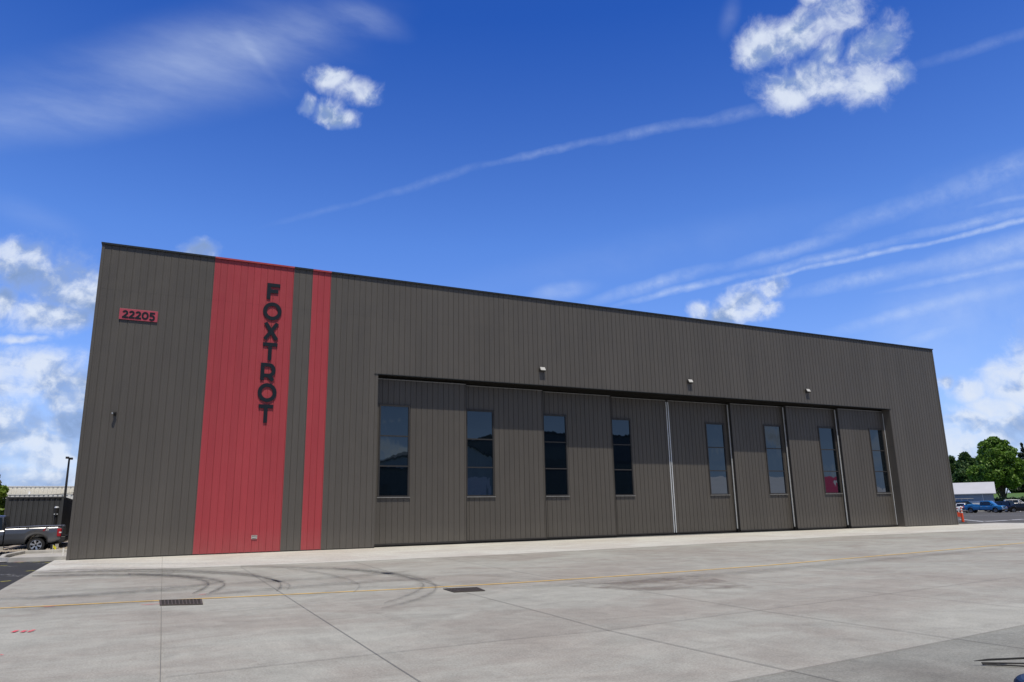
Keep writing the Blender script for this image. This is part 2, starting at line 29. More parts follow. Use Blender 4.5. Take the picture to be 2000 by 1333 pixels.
SKIDS = [(([(-0.55, -6.92, -0.52, -7.24), (-0.34, -6.79, -0.28, -7.34), (-0.02, -6.64, 0.04, -7.43), (0.35, -6.57, 0.41, -7.5), (0.71, -6.63, 0.76, -7.56), (1.06, -6.78, 1.1, -7.71), (1.4, -7.0, 1.43, -7.92), (1.75, -7.26, 1.76, -8.16), (2.07, -7.53, 2.08, -8.43), (2.38, -7.82, 2.38, -8.7), (2.68, -8.13, 2.67, -9.0), (2.97, -8.46, 2.94, -9.31), (3.25, -8.83, 3.22, -9.66), (3.53, -9.23, 3.49, -10.04), (3.8, -9.65, 3.75, -10.44), (4.07, -10.09, 4.01, -10.86), (4.33, -10.55, 4.26, -11.3), (4.59, -11.04, 4.52, -11.76), (4.85, -11.54, 4.77, -12.24), (5.08, -12.05, 5.0, -12.72), (5.26, -12.56, 5.17, -13.2), (5.38, -13.06, 5.29, -13.67), (5.45, -13.56, 5.36, -14.14), (5.49, -14.04, 5.4, -14.59), (5.53, -14.49, 5.44, -15.02), (5.57, -14.91, 5.48, -15.41), (5.59, -15.31, 5.5, -15.79), (5.61, -15.68, 5.52, -16.13), (5.6, -16.05, 5.51, -16.45), (5.57, -16.41, 5.5, -16.7), (5.52, -16.79, 5.47, -16.88), (5.46, -17.15, 5.44, -17.06), (5.4, -17.48, 5.39, -17.29), (5.32, -17.83, 5.33, -17.59), (5.23, -18.15, 5.25, -17.95), (5.15, -18.42, 5.17, -18.27), (5.1, -18.6, 5.11, -18.5)], [(-0.58, -6.63, -0.49, -7.52), (-0.38, -6.28, -0.24, -7.82), (-0.08, -5.9, 0.1, -8.1), (0.29, -5.67, 0.47, -8.28), (0.66, -5.74, 0.81, -8.35), (1.02, -5.9, 1.13, -8.5), (1.38, -6.12, 1.46, -8.7), (1.73, -6.39, 1.78, -8.93), (2.07, -6.67, 2.09, -9.18), (2.39, -6.97, 2.38, -9.45), (2.69, -7.3, 2.65, -9.73), (2.99, -7.65, 2.92, -10.04), (3.28, -8.04, 3.19, -10.37), (3.57, -8.45, 3.46, -10.73), (3.85, -8.89, 3.71, -11.11), (4.12, -9.36, 3.96, -11.51), (4.39, -9.84, 4.21, -11.93), (4.66, -10.35, 4.46, -12.37), (4.92, -10.88, 4.7, -12.83), (5.16, -11.42, 4.93, -13.29), (5.34, -11.95, 5.1, -13.74), (5.46, -12.48, 5.21, -14.19), (5.54, -13.02, 5.28, -14.63), (5.58, -13.52, 5.32, -15.06), (5.62, -13.99, 5.36, -15.47), (5.65, -14.43, 5.4, -15.84), (5.68, -14.85, 5.42, -16.2), (5.69, -15.26, 5.44, -16.52), (5.68, -15.67, 5.44, -16.79), (5.65, -16.14, 5.43, -16.96), (5.57, -16.72, 5.43, -16.95), (5.48, -17.22, 5.42, -16.99), (5.4, -17.64, 5.39, -17.12), (5.31, -18.04, 5.34, -17.37), (5.22, -18.34, 5.26, -17.76), (5.14, -18.56, 5.18, -18.13), (5.1, -18.68, 5.12, -18.42)]), 0.62), (([(-0.24, -7.98, -0.22, -8.19), (0.06, -7.96, 0.09, -8.32), (0.51, -7.95, 0.54, -8.47), (1.02, -8.03, 1.04, -8.65), (1.5, -8.26, 1.52, -8.86), (1.95, -8.6, 1.95, -9.19), (2.38, -9.02, 2.38, -9.61), (2.8, -9.5, 2.79, -10.06), (3.21, -9.97, 3.19, -10.52), (3.6, -10.44, 3.57, -10.97), (3.98, -10.92, 3.95, -11.44), (4.33, -11.41, 4.29, -11.91), (4.63, -11.9, 4.58, -12.39), (4.87, -12.39, 4.82, -12.85), (5.07, -12.86, 5.01, -13.31), (5.23, -13.34, 5.17, -13.77), (5.36, -13.83, 5.3, -14.24), (5.47, -14.34, 5.4, -14.73), (5.55, -14.85, 5.48, -15.22), (5.6, -15.34, 5.54, -15.69), (5.64, -15.78, 5.58, -16.12), (5.67, -16.16, 5.6, -16.48), (5.68, -16.5, 5.62, -16.8), (5.68, -16.83, 5.62, -17.1), (5.65, -17.19, 5.6, -17.35), (5.57, -17.63, 5.57, -17.53), (5.48, -17.97, 5.5, -17.82), (5.41, -18.22, 5.42, -18.11), (5.36, -18.38, 5.36, -18.31)], [(-0.26, -7.79, -0.21, -8.38), (0.03, -7.62, 0.12, -8.64), (0.47, -7.47, 0.57, -8.92), (0.99, -7.46, 1.07, -9.17), (1.49, -7.69, 1.54, -9.39), (1.94, -8.04, 1.96, -9.71), (2.39, -8.48, 2.38, -10.11), (2.82, -8.96, 2.78, -10.55), (3.23, -9.45, 3.17, -10.99), (3.63, -9.94, 3.55, -11.43), (4.02, -10.44, 3.91, -11.89), (4.37, -10.94, 4.25, -12.35), (4.68, -11.45, 4.54, -12.8), (4.92, -11.95, 4.77, -13.26), (5.12, -12.44, 4.96, -13.7), (5.28, -12.94, 5.11, -14.15), (5.42, -13.44, 5.24, -14.6), (5.53, -13.97, 5.35, -15.07), (5.61, -14.51, 5.42, -15.54), (5.66, -15.01, 5.48, -16.0), (5.7, -15.47, 5.52, -16.41), (5.73, -15.86, 5.55, -16.76), (5.74, -16.22, 5.56, -17.07), (5.74, -16.58, 5.56, -17.34), (5.7, -17.04, 5.56, -17.49), (5.58, -17.73, 5.57, -17.43), (5.47, -18.11, 5.51, -17.68), (5.4, -18.33, 5.43, -18.0), (5.35, -18.45, 5.37, -18.25)]), 0.4), (([(-0.31, -9.07, -0.29, -9.32), (-0.11, -9.06, -0.07, -9.49), (0.19, -9.08, 0.24, -9.69), (0.53, -9.18, 0.58, -9.89), (0.86, -9.36, 0.9, -10.07), (1.17, -9.58, 1.2, -10.28), (1.49, -9.84, 1.51, -10.53), (1.8, -10.11, 1.81, -10.8), (2.09, -10.39, 2.1, -11.06), (2.38, -10.65, 2.38, -11.32), (2.66, -10.92, 2.65, -11.57), (2.92, -11.2, 2.91, -11.84), (3.15, -11.49, 3.13, -12.12), (3.34, -11.82, 3.31, -12.43), (3.5, -12.15, 3.46, -12.75), (3.63, -12.5, 3.59, -13.07), (3.75, -12.84, 3.7, -13.4), (3.84, -13.19, 3.79, -13.73), (3.91, -13.54, 3.86, -14.06), (3.96, -13.89, 3.92, -14.39), (4.0, -14.23, 3.95, -14.7), (4.03, -14.56, 3.98, -14.99), (4.04, -14.89, 3.98, -15.25), (4.03, -15.26, 3.98, -15.47), (4.0, -15.7, 3.97, -15.63), (3.95, -16.1, 3.95, -15.83), (3.89, -16.44, 3.9, -16.1), (3.83, -16.74, 3.84, -16.39), (3.77, -17.03, 3.78, -16.67), (3.69, -17.33, 3.7, -16.99), (3.59, -17.61, 3.6, -17.35), (3.51, -17.84, 3.52, -17.66), (3.46, -17.99, 3.46, -17.88)], [(-0.33, -8.83, -0.26, -9.54), (-0.15, -8.65, -0.03, -9.87), (0.14, -8.5, 0.28, -10.22), (0.48, -8.49, 0.62, -10.51), (0.82, -8.68, 0.93, -10.68), (1.14, -8.91, 1.23, -10.89), (1.47, -9.18, 1.53, -11.13), (1.79, -9.46, 1.82, -11.38), (2.09, -9.75, 2.1, -11.64), (2.38, -10.02, 2.38, -11.88), (2.67, -10.3, 2.64, -12.13), (2.94, -10.59, 2.89, -12.39), (3.17, -10.9, 3.11, -12.66), (3.37, -11.24, 3.28, -12.95), (3.53, -11.59, 3.43, -13.26), (3.67, -11.95, 3.56, -13.57), (3.78, -12.31, 3.67, -13.88), (3.88, -12.68, 3.76, -14.2), (3.96, -13.05, 3.82, -14.51), (4.01, -13.43, 3.87, -14.81), (4.05, -13.79, 3.91, -15.1), (4.08, -14.15, 3.93, -15.36), (4.09, -14.55, 3.94, -15.57), (4.07, -15.07, 3.94, -15.66), (4.02, -15.77, 3.94, -15.56), (3.95, -16.34, 3.94, -15.58), (3.89, -16.73, 3.91, -15.78), (3.82, -17.05, 3.85, -16.06), (3.75, -17.35, 3.79, -16.34), (3.67, -17.63, 3.71, -16.68), (3.59, -17.84, 3.61, -17.11), (3.51, -18.01, 3.53, -17.49), (3.46, -18.1, 3.47, -17.77)]), 0.7), (([(2.23, -10.26, 2.23, -10.51), (2.43, -10.41, 2.43, -10.82), (2.72, -10.66, 2.71, -11.23), (3.03, -10.99, 3.01, -11.65), (3.29, -11.39, 3.26, -12.02), (3.5, -11.79, 3.47, -12.4), (3.69, -12.21, 3.65, -12.81), (3.85, -12.64, 3.81, -13.21), (3.99, -13.04, 3.94, -13.6), (4.1, -13.42, 4.05, -13.96), (4.19, -13.78, 4.14, -14.3), (4.26, -14.13, 4.21, -14.63), (4.32, -14.48, 4.26, -14.95), (4.35, -14.81, 4.29, -15.26), (4.37, -15.14, 4.31, -15.55), (4.37, -15.48, 4.32, -15.81), (4.35, -15.89, 4.31, -15.99), (4.3, -16.33, 4.3, -16.09), (4.24, -16.64, 4.26, -16.29), (4.18, -16.9, 4.2, -16.54), (4.11, -17.16, 4.13, -16.8), (4.03, -17.45, 4.05, -17.11), (3.93, -17.72, 3.94, -17.46), (3.84, -17.96, 3.85, -17.78), (3.78, -18.12, 3.79, -18.0)], [(2.23, -10.04, 2.23, -10.72), (2.43, -10.03, 2.42, -11.18), (2.73, -10.12, 2.7, -11.72), (3.05, -10.37, 2.99, -12.2), (3.32, -10.78, 3.24, -12.56), (3.53, -11.21, 3.44, -12.93), (3.73, -11.65, 3.62, -13.32), (3.89, -12.1, 3.77, -13.71), (4.04, -12.52, 3.9, -14.07), (4.15, -12.91, 4.01, -14.42), (4.24, -13.29, 4.1, -14.74), (4.31, -13.67, 4.16, -15.06), (4.37, -14.03, 4.21, -15.36), (4.41, -14.39, 4.25, -15.65), (4.43, -14.76, 4.26, -15.91), (4.43, -15.17, 4.27, -16.1), (4.39, -15.8, 4.27, -16.07), (4.3, -16.54, 4.29, -15.87), (4.23, -16.94, 4.27, -15.97), (4.16, -17.21, 4.22, -16.21), (4.09, -17.47, 4.15, -16.47), (4.01, -17.74, 4.06, -16.79), (3.92, -17.95, 3.96, -17.22), (3.83, -18.13, 3.86, -17.61), (3.78, -18.22, 3.79, -17.89)]), 0.7), (([(5.54, -9.15, 5.51, -9.43), (5.88, -9.49, 5.82, -9.96), (6.36, -10.01, 6.26, -10.65), (6.86, -10.63, 6.73, -11.36), (7.27, -11.27, 7.13, -11.96), (7.59, -11.83, 7.44, -12.5), (7.88, -12.38, 7.72, -13.02), (8.11, -12.93, 7.95, -13.55), (8.31, -13.5, 8.14, -14.09), (8.45, -14.1, 8.28, -14.65), (8.54, -14.7, 8.38, -15.23), (8.61, -15.29, 8.44, -15.79), (8.64, -15.86, 8.48, -16.33), (8.66, -16.4, 8.5, -16.85), (8.65, -16.93, 8.5, -17.35), (8.62, -17.44, 8.47, -17.83), (8.57, -17.91, 8.43, -18.27), (8.49, -18.34, 8.36, -18.66), (8.39, -18.77, 8.28, -19.0), (8.25, -19.23, 8.2, -19.27), (8.06, -19.71, 8.1, -19.52), (7.87, -20.11, 7.94, -19.86), (7.66, -20.49, 7.74, -20.22), (7.45, -20.84, 7.53, -20.57), (7.24, -21.16, 7.32, -20.9), (7.0, -21.48, 7.07, -21.24), (6.75, -21.77, 6.81, -21.59), (6.54, -22.02, 6.57, -21.89), (6.39, -22.17, 6.41, -22.1)], [(5.58, -8.89, 5.48, -9.68), (5.95, -9.05, 5.76, -10.36), (6.46, -9.4, 6.17, -11.2), (6.99, -9.94, 6.61, -11.97), (7.41, -10.61, 7.0, -12.55), (7.74, -11.2, 7.31, -13.07), (8.03, -11.77, 7.58, -13.57), (8.27, -12.35, 7.81, -14.07), (8.46, -12.94, 8.0, -14.59), (8.61, -13.57, 8.14, -15.13), (8.7, -14.2, 8.24, -15.68), (8.76, -14.82, 8.3, -16.22), (8.8, -15.41, 8.35, -16.73), (8.81, -15.98, 8.37, -17.23), (8.8, -16.54, 8.37, -17.71), (8.76, -17.07, 8.35, -18.16), (8.7, -17.57, 8.3, -18.57), (8.62, -18.05, 8.24, -18.93), (8.5, -18.55, 8.18, -19.2), (8.29, -19.2, 8.15, -19.3), (8.03, -19.87, 8.13, -19.36), (7.81, -20.34, 8.0, -19.62), (7.6, -20.72, 7.82, -19.97), (7.38, -21.06, 7.6, -20.33), (7.17, -21.38, 7.39, -20.66), (6.94, -21.68, 7.14, -21.02), (6.71, -21.93, 6.85, -21.43), (6.51, -22.13, 6.6, -21.77), (6.37, -22.24, 6.43, -22.03)]), 0.45), (([(7.83, -12.31, 7.78, -12.53), (8.01, -12.68, 7.91, -13.06), (8.24, -13.25, 8.1, -13.76), (8.47, -13.89, 8.3, -14.46), (8.63, -14.5, 8.46, -15.05), (8.73, -15.02, 8.56, -15.54), (8.8, -15.51, 8.64, -16.0), (8.85, -15.98, 8.69, -16.45), (8.87, -16.46, 8.71, -16.9), (8.86, -16.95, 8.7, -17.37), (8.83, -17.45, 8.67, -17.84), (8.77, -17.93, 8.62, -18.29), (8.71, -18.36, 8.56, -18.7), (8.63, -18.76, 8.49, -19.06), (8.54, -19.14, 8.42, -19.38), (8.43, -19.51, 8.33, -19.67), (8.3, -19.88, 8.25, -19.93), (8.16, -20.24, 8.16, -20.16), (8.02, -20.57, 8.06, -20.38), (7.87, -20.86, 7.94, -20.63), (7.7, -21.15, 7.78, -20.9), (7.5, -21.46, 7.58, -21.21), (7.27, -21.77, 7.35, -21.53), (7.05, -22.06, 7.12, -21.83), (6.84, -22.3, 6.91, -22.08), (6.63, -22.5, 6.7, -22.3), (6.43, -22.66, 6.48, -22.5), (6.25, -22.78, 6.28, -22.67), (6.13, -22.86, 6.15, -22.79)], [(7.89, -12.1, 7.73, -12.74), (8.1, -12.33, 7.82, -13.39), (8.37, -12.77, 7.98, -14.2), (8.62, -13.35, 8.15, -14.95), (8.79, -13.99, 8.31, -15.51), (8.89, -14.53, 8.42, -15.98), (8.96, -15.04, 8.49, -16.42), (9.01, -15.54, 8.54, -16.85), (9.02, -16.04, 8.57, -17.29), (9.01, -16.56, 8.57, -17.73), (8.97, -17.08, 8.54, -18.18), (8.91, -17.58, 8.49, -18.61), (8.84, -18.05, 8.44, -18.99), (8.75, -18.48, 8.38, -19.32), (8.65, -18.9, 8.31, -19.6), (8.51, -19.36, 8.25, -19.81), (8.35, -19.84, 8.2, -19.97), (8.17, -20.31, 8.15, -20.09), (7.98, -20.73, 8.1, -20.21), (7.81, -21.07, 8.0, -20.41), (7.63, -21.37, 7.85, -20.67), (7.43, -21.67, 7.65, -20.98), (7.21, -21.98, 7.42, -21.31), (6.98, -22.26, 7.19, -21.62), (6.78, -22.5, 6.97, -21.87), (6.58, -22.68, 6.75, -22.1), (6.39, -22.8, 6.52, -22.35), (6.22, -22.88, 6.31, -22.56), (6.12, -22.92, 6.17, -22.72)]), 0.5), (([(6.6, -11.53, 6.56, -11.71), (6.72, -11.96, 6.66, -12.26), (6.88, -12.58, 6.79, -12.98), (7.03, -13.29, 6.93, -13.74), (7.14, -14.01, 7.04, -14.43), (7.19, -14.71, 7.09, -15.1), (7.21, -15.42, 7.12, -15.78), (7.21, -16.09, 7.12, -16.43), (7.2, -16.68, 7.11, -16.99), (7.17, -17.19, 7.08, -17.48), (7.12, -17.65, 7.04, -17.91), (7.05, -18.1, 6.98, -18.29), (6.95, -18.57, 6.91, -18.59), (6.8, -19.05, 6.82, -18.9), (6.64, -19.45, 6.67, -19.3), (6.51, -19.76, 6.53, -19.65), (6.42, -19.96, 6.43, -19.89)], [(6.63, -11.36, 6.53, -11.87), (6.77, -11.68, 6.61, -12.52), (6.96, -12.2, 6.72, -13.33), (7.13, -12.87, 6.85, -14.13), (7.23, -13.62, 6.95, -14.79), (7.28, -14.35, 7.0, -15.44), (7.3, -15.09, 7.03, -16.1), (7.3, -15.78, 7.04, -16.72), (7.28, -16.39, 7.03, -17.26), (7.25, -16.93, 7.0, -17.72), (7.2, -17.42, 6.96, -18.13), (7.12, -17.92, 6.91, -18.46), (6.98, -18.55, 6.88, -18.61), (6.78, -19.19, 6.84, -18.77), (6.62, -19.58, 6.7, -19.16), (6.49, -19.85, 6.55, -19.55), (6.41, -20.02, 6.45, -19.83)]), 0.35), (([(-0.15, -16.49, -0.13, -16.61), (0.09, -16.47, 0.11, -16.68), (0.43, -16.47, 0.46, -16.76), (0.84, -16.47, 0.87, -16.82), (1.24, -16.47, 1.26, -16.83), (1.66, -16.44, 1.68, -16.8), (2.13, -16.38, 2.13, -16.74), (2.58, -16.3, 2.58, -16.67), (2.98, -16.19, 2.96, -16.57), (3.28, -16.06, 3.26, -16.45), (3.52, -15.9, 3.5, -16.29), (3.72, -15.73, 3.7, -16.13), (3.91, -15.55, 3.88, -15.96), (4.09, -15.36, 4.06, -15.76), (4.24, -15.19, 4.21, -15.51), (4.36, -15.03, 4.34, -15.28), (4.45, -14.94, 4.43, -15.09)], [(-0.16, -16.38, -0.12, -16.72), (0.07, -16.29, 0.13, -16.86), (0.41, -16.2, 0.49, -17.02), (0.81, -16.15, 0.89, -17.12), (1.22, -16.15, 1.28, -17.13), (1.65, -16.11, 1.69, -17.11), (2.12, -16.04, 2.14, -17.06), (2.59, -15.95, 2.58, -16.99), (2.99, -15.84, 2.95, -16.9), (3.29, -15.7, 3.25, -16.78), (3.54, -15.53, 3.48, -16.64), (3.75, -15.35, 3.67, -16.48), (3.94, -15.16, 3.86, -16.32), (4.12, -14.99, 4.03, -16.11), (4.26, -14.89, 4.19, -15.79), (4.38, -14.81, 4.32, -15.49), (4.46, -14.8, 4.42, -15.23)]), 0.5), (([(-0.1, -16.88, -0.09, -16.95), (0.23, -16.85, 0.24, -16.98), (0.72, -16.81, 0.74, -17.0), (1.26, -16.79, 1.28, -17.02), (1.74, -16.78, 1.75, -17.01), (2.12, -16.77, 2.12, -17.01), (2.45, -16.77, 2.45, -17.0), (2.76, -16.76, 2.76, -17.0), (3.06, -16.74, 3.05, -16.98), (3.38, -16.71, 3.36, -16.94), (3.69, -16.69, 3.67, -16.88), (3.96, -16.68, 3.95, -16.81), (4.15, -16.67, 4.14, -16.76)], [(-0.11, -16.81, -0.08, -17.02), (0.22, -16.72, 0.26, -17.1), (0.7, -16.64, 0.75, -17.17), (1.25, -16.58, 1.29, -17.22), (1.74, -16.57, 1.76, -17.22), (2.12, -16.56, 2.12, -17.21), (2.45, -16.55, 2.45, -17.21), (2.77, -16.54, 2.75, -17.2), (3.07, -16.52, 3.04, -17.19), (3.39, -16.5, 3.35, -17.15), (3.7, -16.52, 3.66, -17.04), (3.97, -16.55, 3.94, -16.93), (4.16, -16.59, 4.14, -16.84)]), 0.35), (([(4.35, -15.89, 4.34, -16.01), (4.6, -15.84, 4.58, -16.05), (4.97, -15.8, 4.93, -16.09), (5.4, -15.77, 5.34, -16.12), (5.83, -15.75, 5.77, -16.1), (6.28, -15.73, 6.21, -16.09), (6.77, -15.7, 6.68, -16.06), (7.26, -15.65, 7.17, -16.02), (7.73, -15.58, 7.63, -15.96), (8.19, -15.46, 8.08, -15.83), (8.64, -15.33, 8.55, -15.63), (9.05, -15.2, 8.97, -15.43), (9.33, -15.13, 9.28, -15.27)], [(4.36, -15.78, 4.33, -16.11), (4.62, -15.65, 4.56, -16.23), (5.01, -15.52, 4.9, -16.35), (5.45, -15.44, 5.3, -16.42), (5.89, -15.42, 5.71, -16.41), (6.34, -15.39, 6.14, -16.4), (6.84, -15.36, 6.61, -16.38), (7.35, -15.31, 7.09, -16.34), (7.83, -15.23, 7.54, -16.28), (8.29, -15.12, 7.99, -16.15), (8.73, -15.06, 8.47, -15.89), (9.11, -15.0, 8.91, -15.62), (9.37, -14.99, 9.24, -15.4)]), 0.4), (([(3.69, -18.29, 3.68, -18.4), (3.99, -18.19, 3.97, -18.38), (4.45, -18.05, 4.41, -18.32), (4.97, -17.92, 4.92, -18.25), (5.46, -17.82, 5.4, -18.16), (5.89, -17.72, 5.82, -18.07), (6.32, -17.62, 6.24, -17.98), (6.75, -17.54, 6.66, -17.91), (7.2, -17.5, 7.11, -17.86), (7.71, -17.51, 7.61, -17.87), (8.25, -17.6, 8.16, -17.88), (8.74, -17.7, 8.67, -17.9), (9.08, -17.78, 9.03, -17.91)], [(3.69, -18.19, 3.67, -18.5), (4.01, -18.01, 3.96, -18.54), (4.48, -17.79, 4.39, -18.57), (5.01, -17.6, 4.88, -18.54), (5.51, -17.5, 5.35, -18.45), (5.95, -17.4, 5.76, -18.37), (6.39, -17.29, 6.17, -18.29), (6.84, -17.2, 6.59, -18.22), (7.3, -17.15, 7.02, -18.18), (7.81, -17.18, 7.52, -18.17), (8.34, -17.34, 8.08, -18.13), (8.81, -17.51, 8.6, -18.09), (9.13, -17.65, 8.99, -18.03)]), 0.45), (([(-0.03, -15.14, -0.02, -15.24), (0.17, -15.15, 0.19, -15.31), (0.47, -15.18, 0.49, -15.4), (0.82, -15.23, 0.84, -15.49), (1.18, -15.31, 1.2, -15.57), (1.57, -15.39, 1.58, -15.65), (1.99, -15.48, 1.99, -15.75), (2.41, -15.58, 2.41, -15.84), (2.78, -15.67, 2.77, -15.93), (3.09, -15.76, 3.08, -16.01), (3.37, -15.88, 3.36, -16.08), (3.6, -15.98, 3.59, -16.13), (3.76, -16.06, 3.75, -16.16)], [(-0.04, -15.06, -0.01, -15.32), (0.16, -15.01, 0.21, -15.45), (0.45, -14.97, 0.51, -15.6), (0.8, -14.99, 0.86, -15.73), (1.17, -15.06, 1.21, -15.8), (1.56, -15.14, 1.58, -15.89), (1.98, -15.23, 2.0, -15.98), (2.41, -15.33, 2.41, -16.08), (2.78, -15.42, 2.76, -16.17), (3.1, -15.53, 3.07, -16.24), (3.38, -15.69, 3.35, -16.25), (3.6, -15.85, 3.58, -16.26), (3.76, -15.98, 3.74, -16.24)]), 0.25), (([(5.49, -19.88, 5.47, -19.96), (5.72, -19.67, 5.69, -19.81), (6.05, -19.35, 6.01, -19.56), (6.45, -19.05, 6.39, -19.31), (6.82, -18.9, 6.75, -19.16), (7.12, -18.96, 7.05, -19.22), (7.4, -19.16, 7.32, -19.42), (7.69, -19.4, 7.6, -19.65), (8.03, -19.55, 7.94, -19.81), (8.5, -19.62, 8.41, -19.86), (9.07, -19.66, 8.99, -19.85), (9.61, -19.68, 9.55, -19.83), (9.99, -19.71, 9.95, -19.8)], [(5.5, -19.81, 5.46, -20.03), (5.74, -19.54, 5.66, -19.93), (6.1, -19.16, 5.97, -19.74), (6.5, -18.81, 6.33, -19.53), (6.88, -18.66, 6.69, -19.39), (7.2, -18.72, 6.98, -19.45), (7.48, -18.93, 7.25, -19.65), (7.77, -19.16, 7.53, -19.87), (8.11, -19.32, 7.86, -20.03), (8.59, -19.4, 8.33, -20.07), (9.14, -19.48, 8.92, -20.02), (9.67, -19.55, 9.49, -19.95), (10.03, -19.62, 9.91, -19.88)]), 0.25), (([(-0.3, -2.98, -0.28, -3.28), (0.15, -3.22, 0.18, -3.73), (0.78, -3.61, 0.82, -4.31), (1.51, -4.11, 1.53, -4.91), (2.22, -4.65, 2.22, -5.44), (2.96, -5.26, 2.95, -5.98), (3.76, -5.96, 3.73, -6.52), (4.47, -6.6, 4.44, -7.0), (4.95, -7.05, 4.93, -7.3)], [(-0.32, -2.71, -0.26, -3.54), (0.11, -2.75, 0.21, -4.17), (0.75, -2.95, 0.85, -4.91), (1.49, -3.35, 1.55, -5.6), (2.22, -3.91, 2.22, -6.11), (2.98, -4.57, 2.93, -6.61), (3.79, -5.44, 3.71, -7.01), (4.5, -6.23, 4.41, -7.35), (4.97, -6.83, 4.91, -7.52)]), 0.2), (([(0.14, -18.75, 0.16, -18.89), (0.3, -18.76, 0.33, -18.99), (0.53, -18.78, 0.57, -19.12), (0.81, -18.83, 0.85, -19.22), (1.12, -18.88, 1.15, -19.28), (1.5, -18.92, 1.52, -19.3), (1.96, -18.98, 1.96, -19.28), (2.39, -19.03, 2.39, -19.25), (2.69, -19.08, 2.69, -19.22)], [(0.12, -18.63, 0.17, -19.02), (0.27, -18.54, 0.35, -19.2), (0.5, -18.47, 0.6, -19.41), (0.78, -18.45, 0.88, -19.56), (1.09, -18.51, 1.18, -19.62), (1.48, -18.57, 1.54, -19.63), (1.95, -18.7, 1.97, -19.55), (2.39, -18.82, 2.38, -19.45), (2.69, -18.94, 2.68, -19.35)]), 0.3), (([(3.5, -21.5, 3.5, -21.55), (3.66, -21.5, 3.66, -21.58), (3.9, -21.5, 3.88, -21.62), (4.17, -21.51, 4.15, -21.65), (4.43, -21.53, 4.41, -21.67), (4.71, -21.53, 4.69, -21.67), (5.03, -21.54, 5.01, -21.65), (5.31, -21.55, 5.3, -21.63), (5.51, -21.55, 5.5, -21.61)], [(3.51, -21.45, 3.49, -21.59), (3.67, -21.42, 3.65, -21.65), (3.91, -21.39, 3.87, -21.72), (4.18, -21.38, 4.13, -21.78), (4.45, -21.4, 4.39, -21.79), (4.73, -21.41, 4.67, -21.79), (5.04, -21.44, 4.99, -21.74), (5.33, -21.47, 5.28, -21.7), (5.52, -21.51, 5.49, -21.65)]), 0.25), (([(9.29, -21.14, 9.23, -21.26), (9.75, -21.13, 9.65, -21.34), (10.43, -21.13, 10.26, -21.43), (11.25, -21.16, 11.02, -21.52), (12.13, -21.19, 11.88, -21.55), (13.06, -21.21, 12.78, -21.59), (14.09, -21.24, 13.78, -21.63), (15.34, -21.23, 14.98, -21.62), (16.97, -21.12, 16.55, -21.54), (19.46, -20.85, 18.96, -21.28), (22.94, -20.42, 22.42, -20.8), (26.87, -19.91, 26.37, -20.24), (30.04, -19.53, 29.65, -19.75)], [(9.34, -21.03, 9.18, -21.37), (9.85, -20.93, 9.55, -21.52), (10.59, -20.85, 10.11, -21.69), (11.46, -20.82, 10.83, -21.82), (12.37, -20.84, 11.67, -21.87), (13.33, -20.86, 12.54, -21.91), (14.39, -20.88, 13.51, -21.95), (15.68, -20.85, 14.68, -21.96), (17.37, -20.73, 16.19, -21.89), (19.94, -20.44, 18.54, -21.64), (23.44, -20.06, 21.97, -21.13), (27.35, -19.61, 25.93, -20.51), (30.4, -19.32, 29.31, -19.95)]), 0.35), (([(9.83, -16.23, 9.78, -16.36), (10.05, -16.66, 9.96, -16.87), (10.35, -17.28, 10.22, -17.57), (10.65, -17.95, 10.49, -18.27), (10.85, -18.54, 10.7, -18.84), (10.96, -19.05, 10.82, -19.32), (11.02, -19.54, 10.9, -19.75), (11.04, -19.96, 10.96, -20.1), (11.06, -20.24, 11.01, -20.33)], [(9.88, -16.11, 9.73, -16.47), (10.13, -16.46, 9.88, -17.06), (10.47, -17.02, 10.11, -17.82), (10.79, -17.66, 10.36, -18.55), (10.99, -18.27, 10.56, -19.1), (11.1, -18.8, 10.69, -19.55), (11.12, -19.36, 10.8, -19.92), (11.12, -19.83, 10.89, -20.22), (11.11, -20.16, 10.96, -20.41)]), 0.25)]
J1 = [(3.53, 0.28), (3.4, -3.18), (3.27, -6.66), (3.13, -10.67), (2.99, -14.55), (2.86, -17.97), (2.75, -21.23), (2.63, -24.67), (2.54, -27.12)]
J2 = [(5.49, -9.55), (5.39, -12.4), (5.3, -14.7), (5.17, -18.2), (5.03, -21.76), (4.94, -24.16), (4.84, -26.8), (4.78, -28.52)]
REDP = [[(0.74, -22.28), (0.78, -22.08)], [(0.86, -22.36), (0.89, -22.16)], [(0.95, -22.37), (1.0, -22.17)], [(0.83, -18.78), (1.01, -18.72)], [(0.86, -24.44), (0.89, -24.42)], [(-1.79, 0.07), (-1.46, 0.57)], [(3.57, -18.26), (3.71, -18.24)], [(2.46, -19.57), (2.78, -19.61)]]
YEL = [(-0.65, -5.91), (-0.77, -10.47), (-1.61, 0.3), (-0.57, -0.67), (-1.04, 0.17), (-1.91, -1.67)]
SCR = [(-1.23, -7.5), (-1.08, -7.62), (-0.83, -8.3), (-0.69, -8.65), (-1.75, 0.03), (-0.68, -1.33), (-1.23, -0.06), (-1.6, -2.63)]

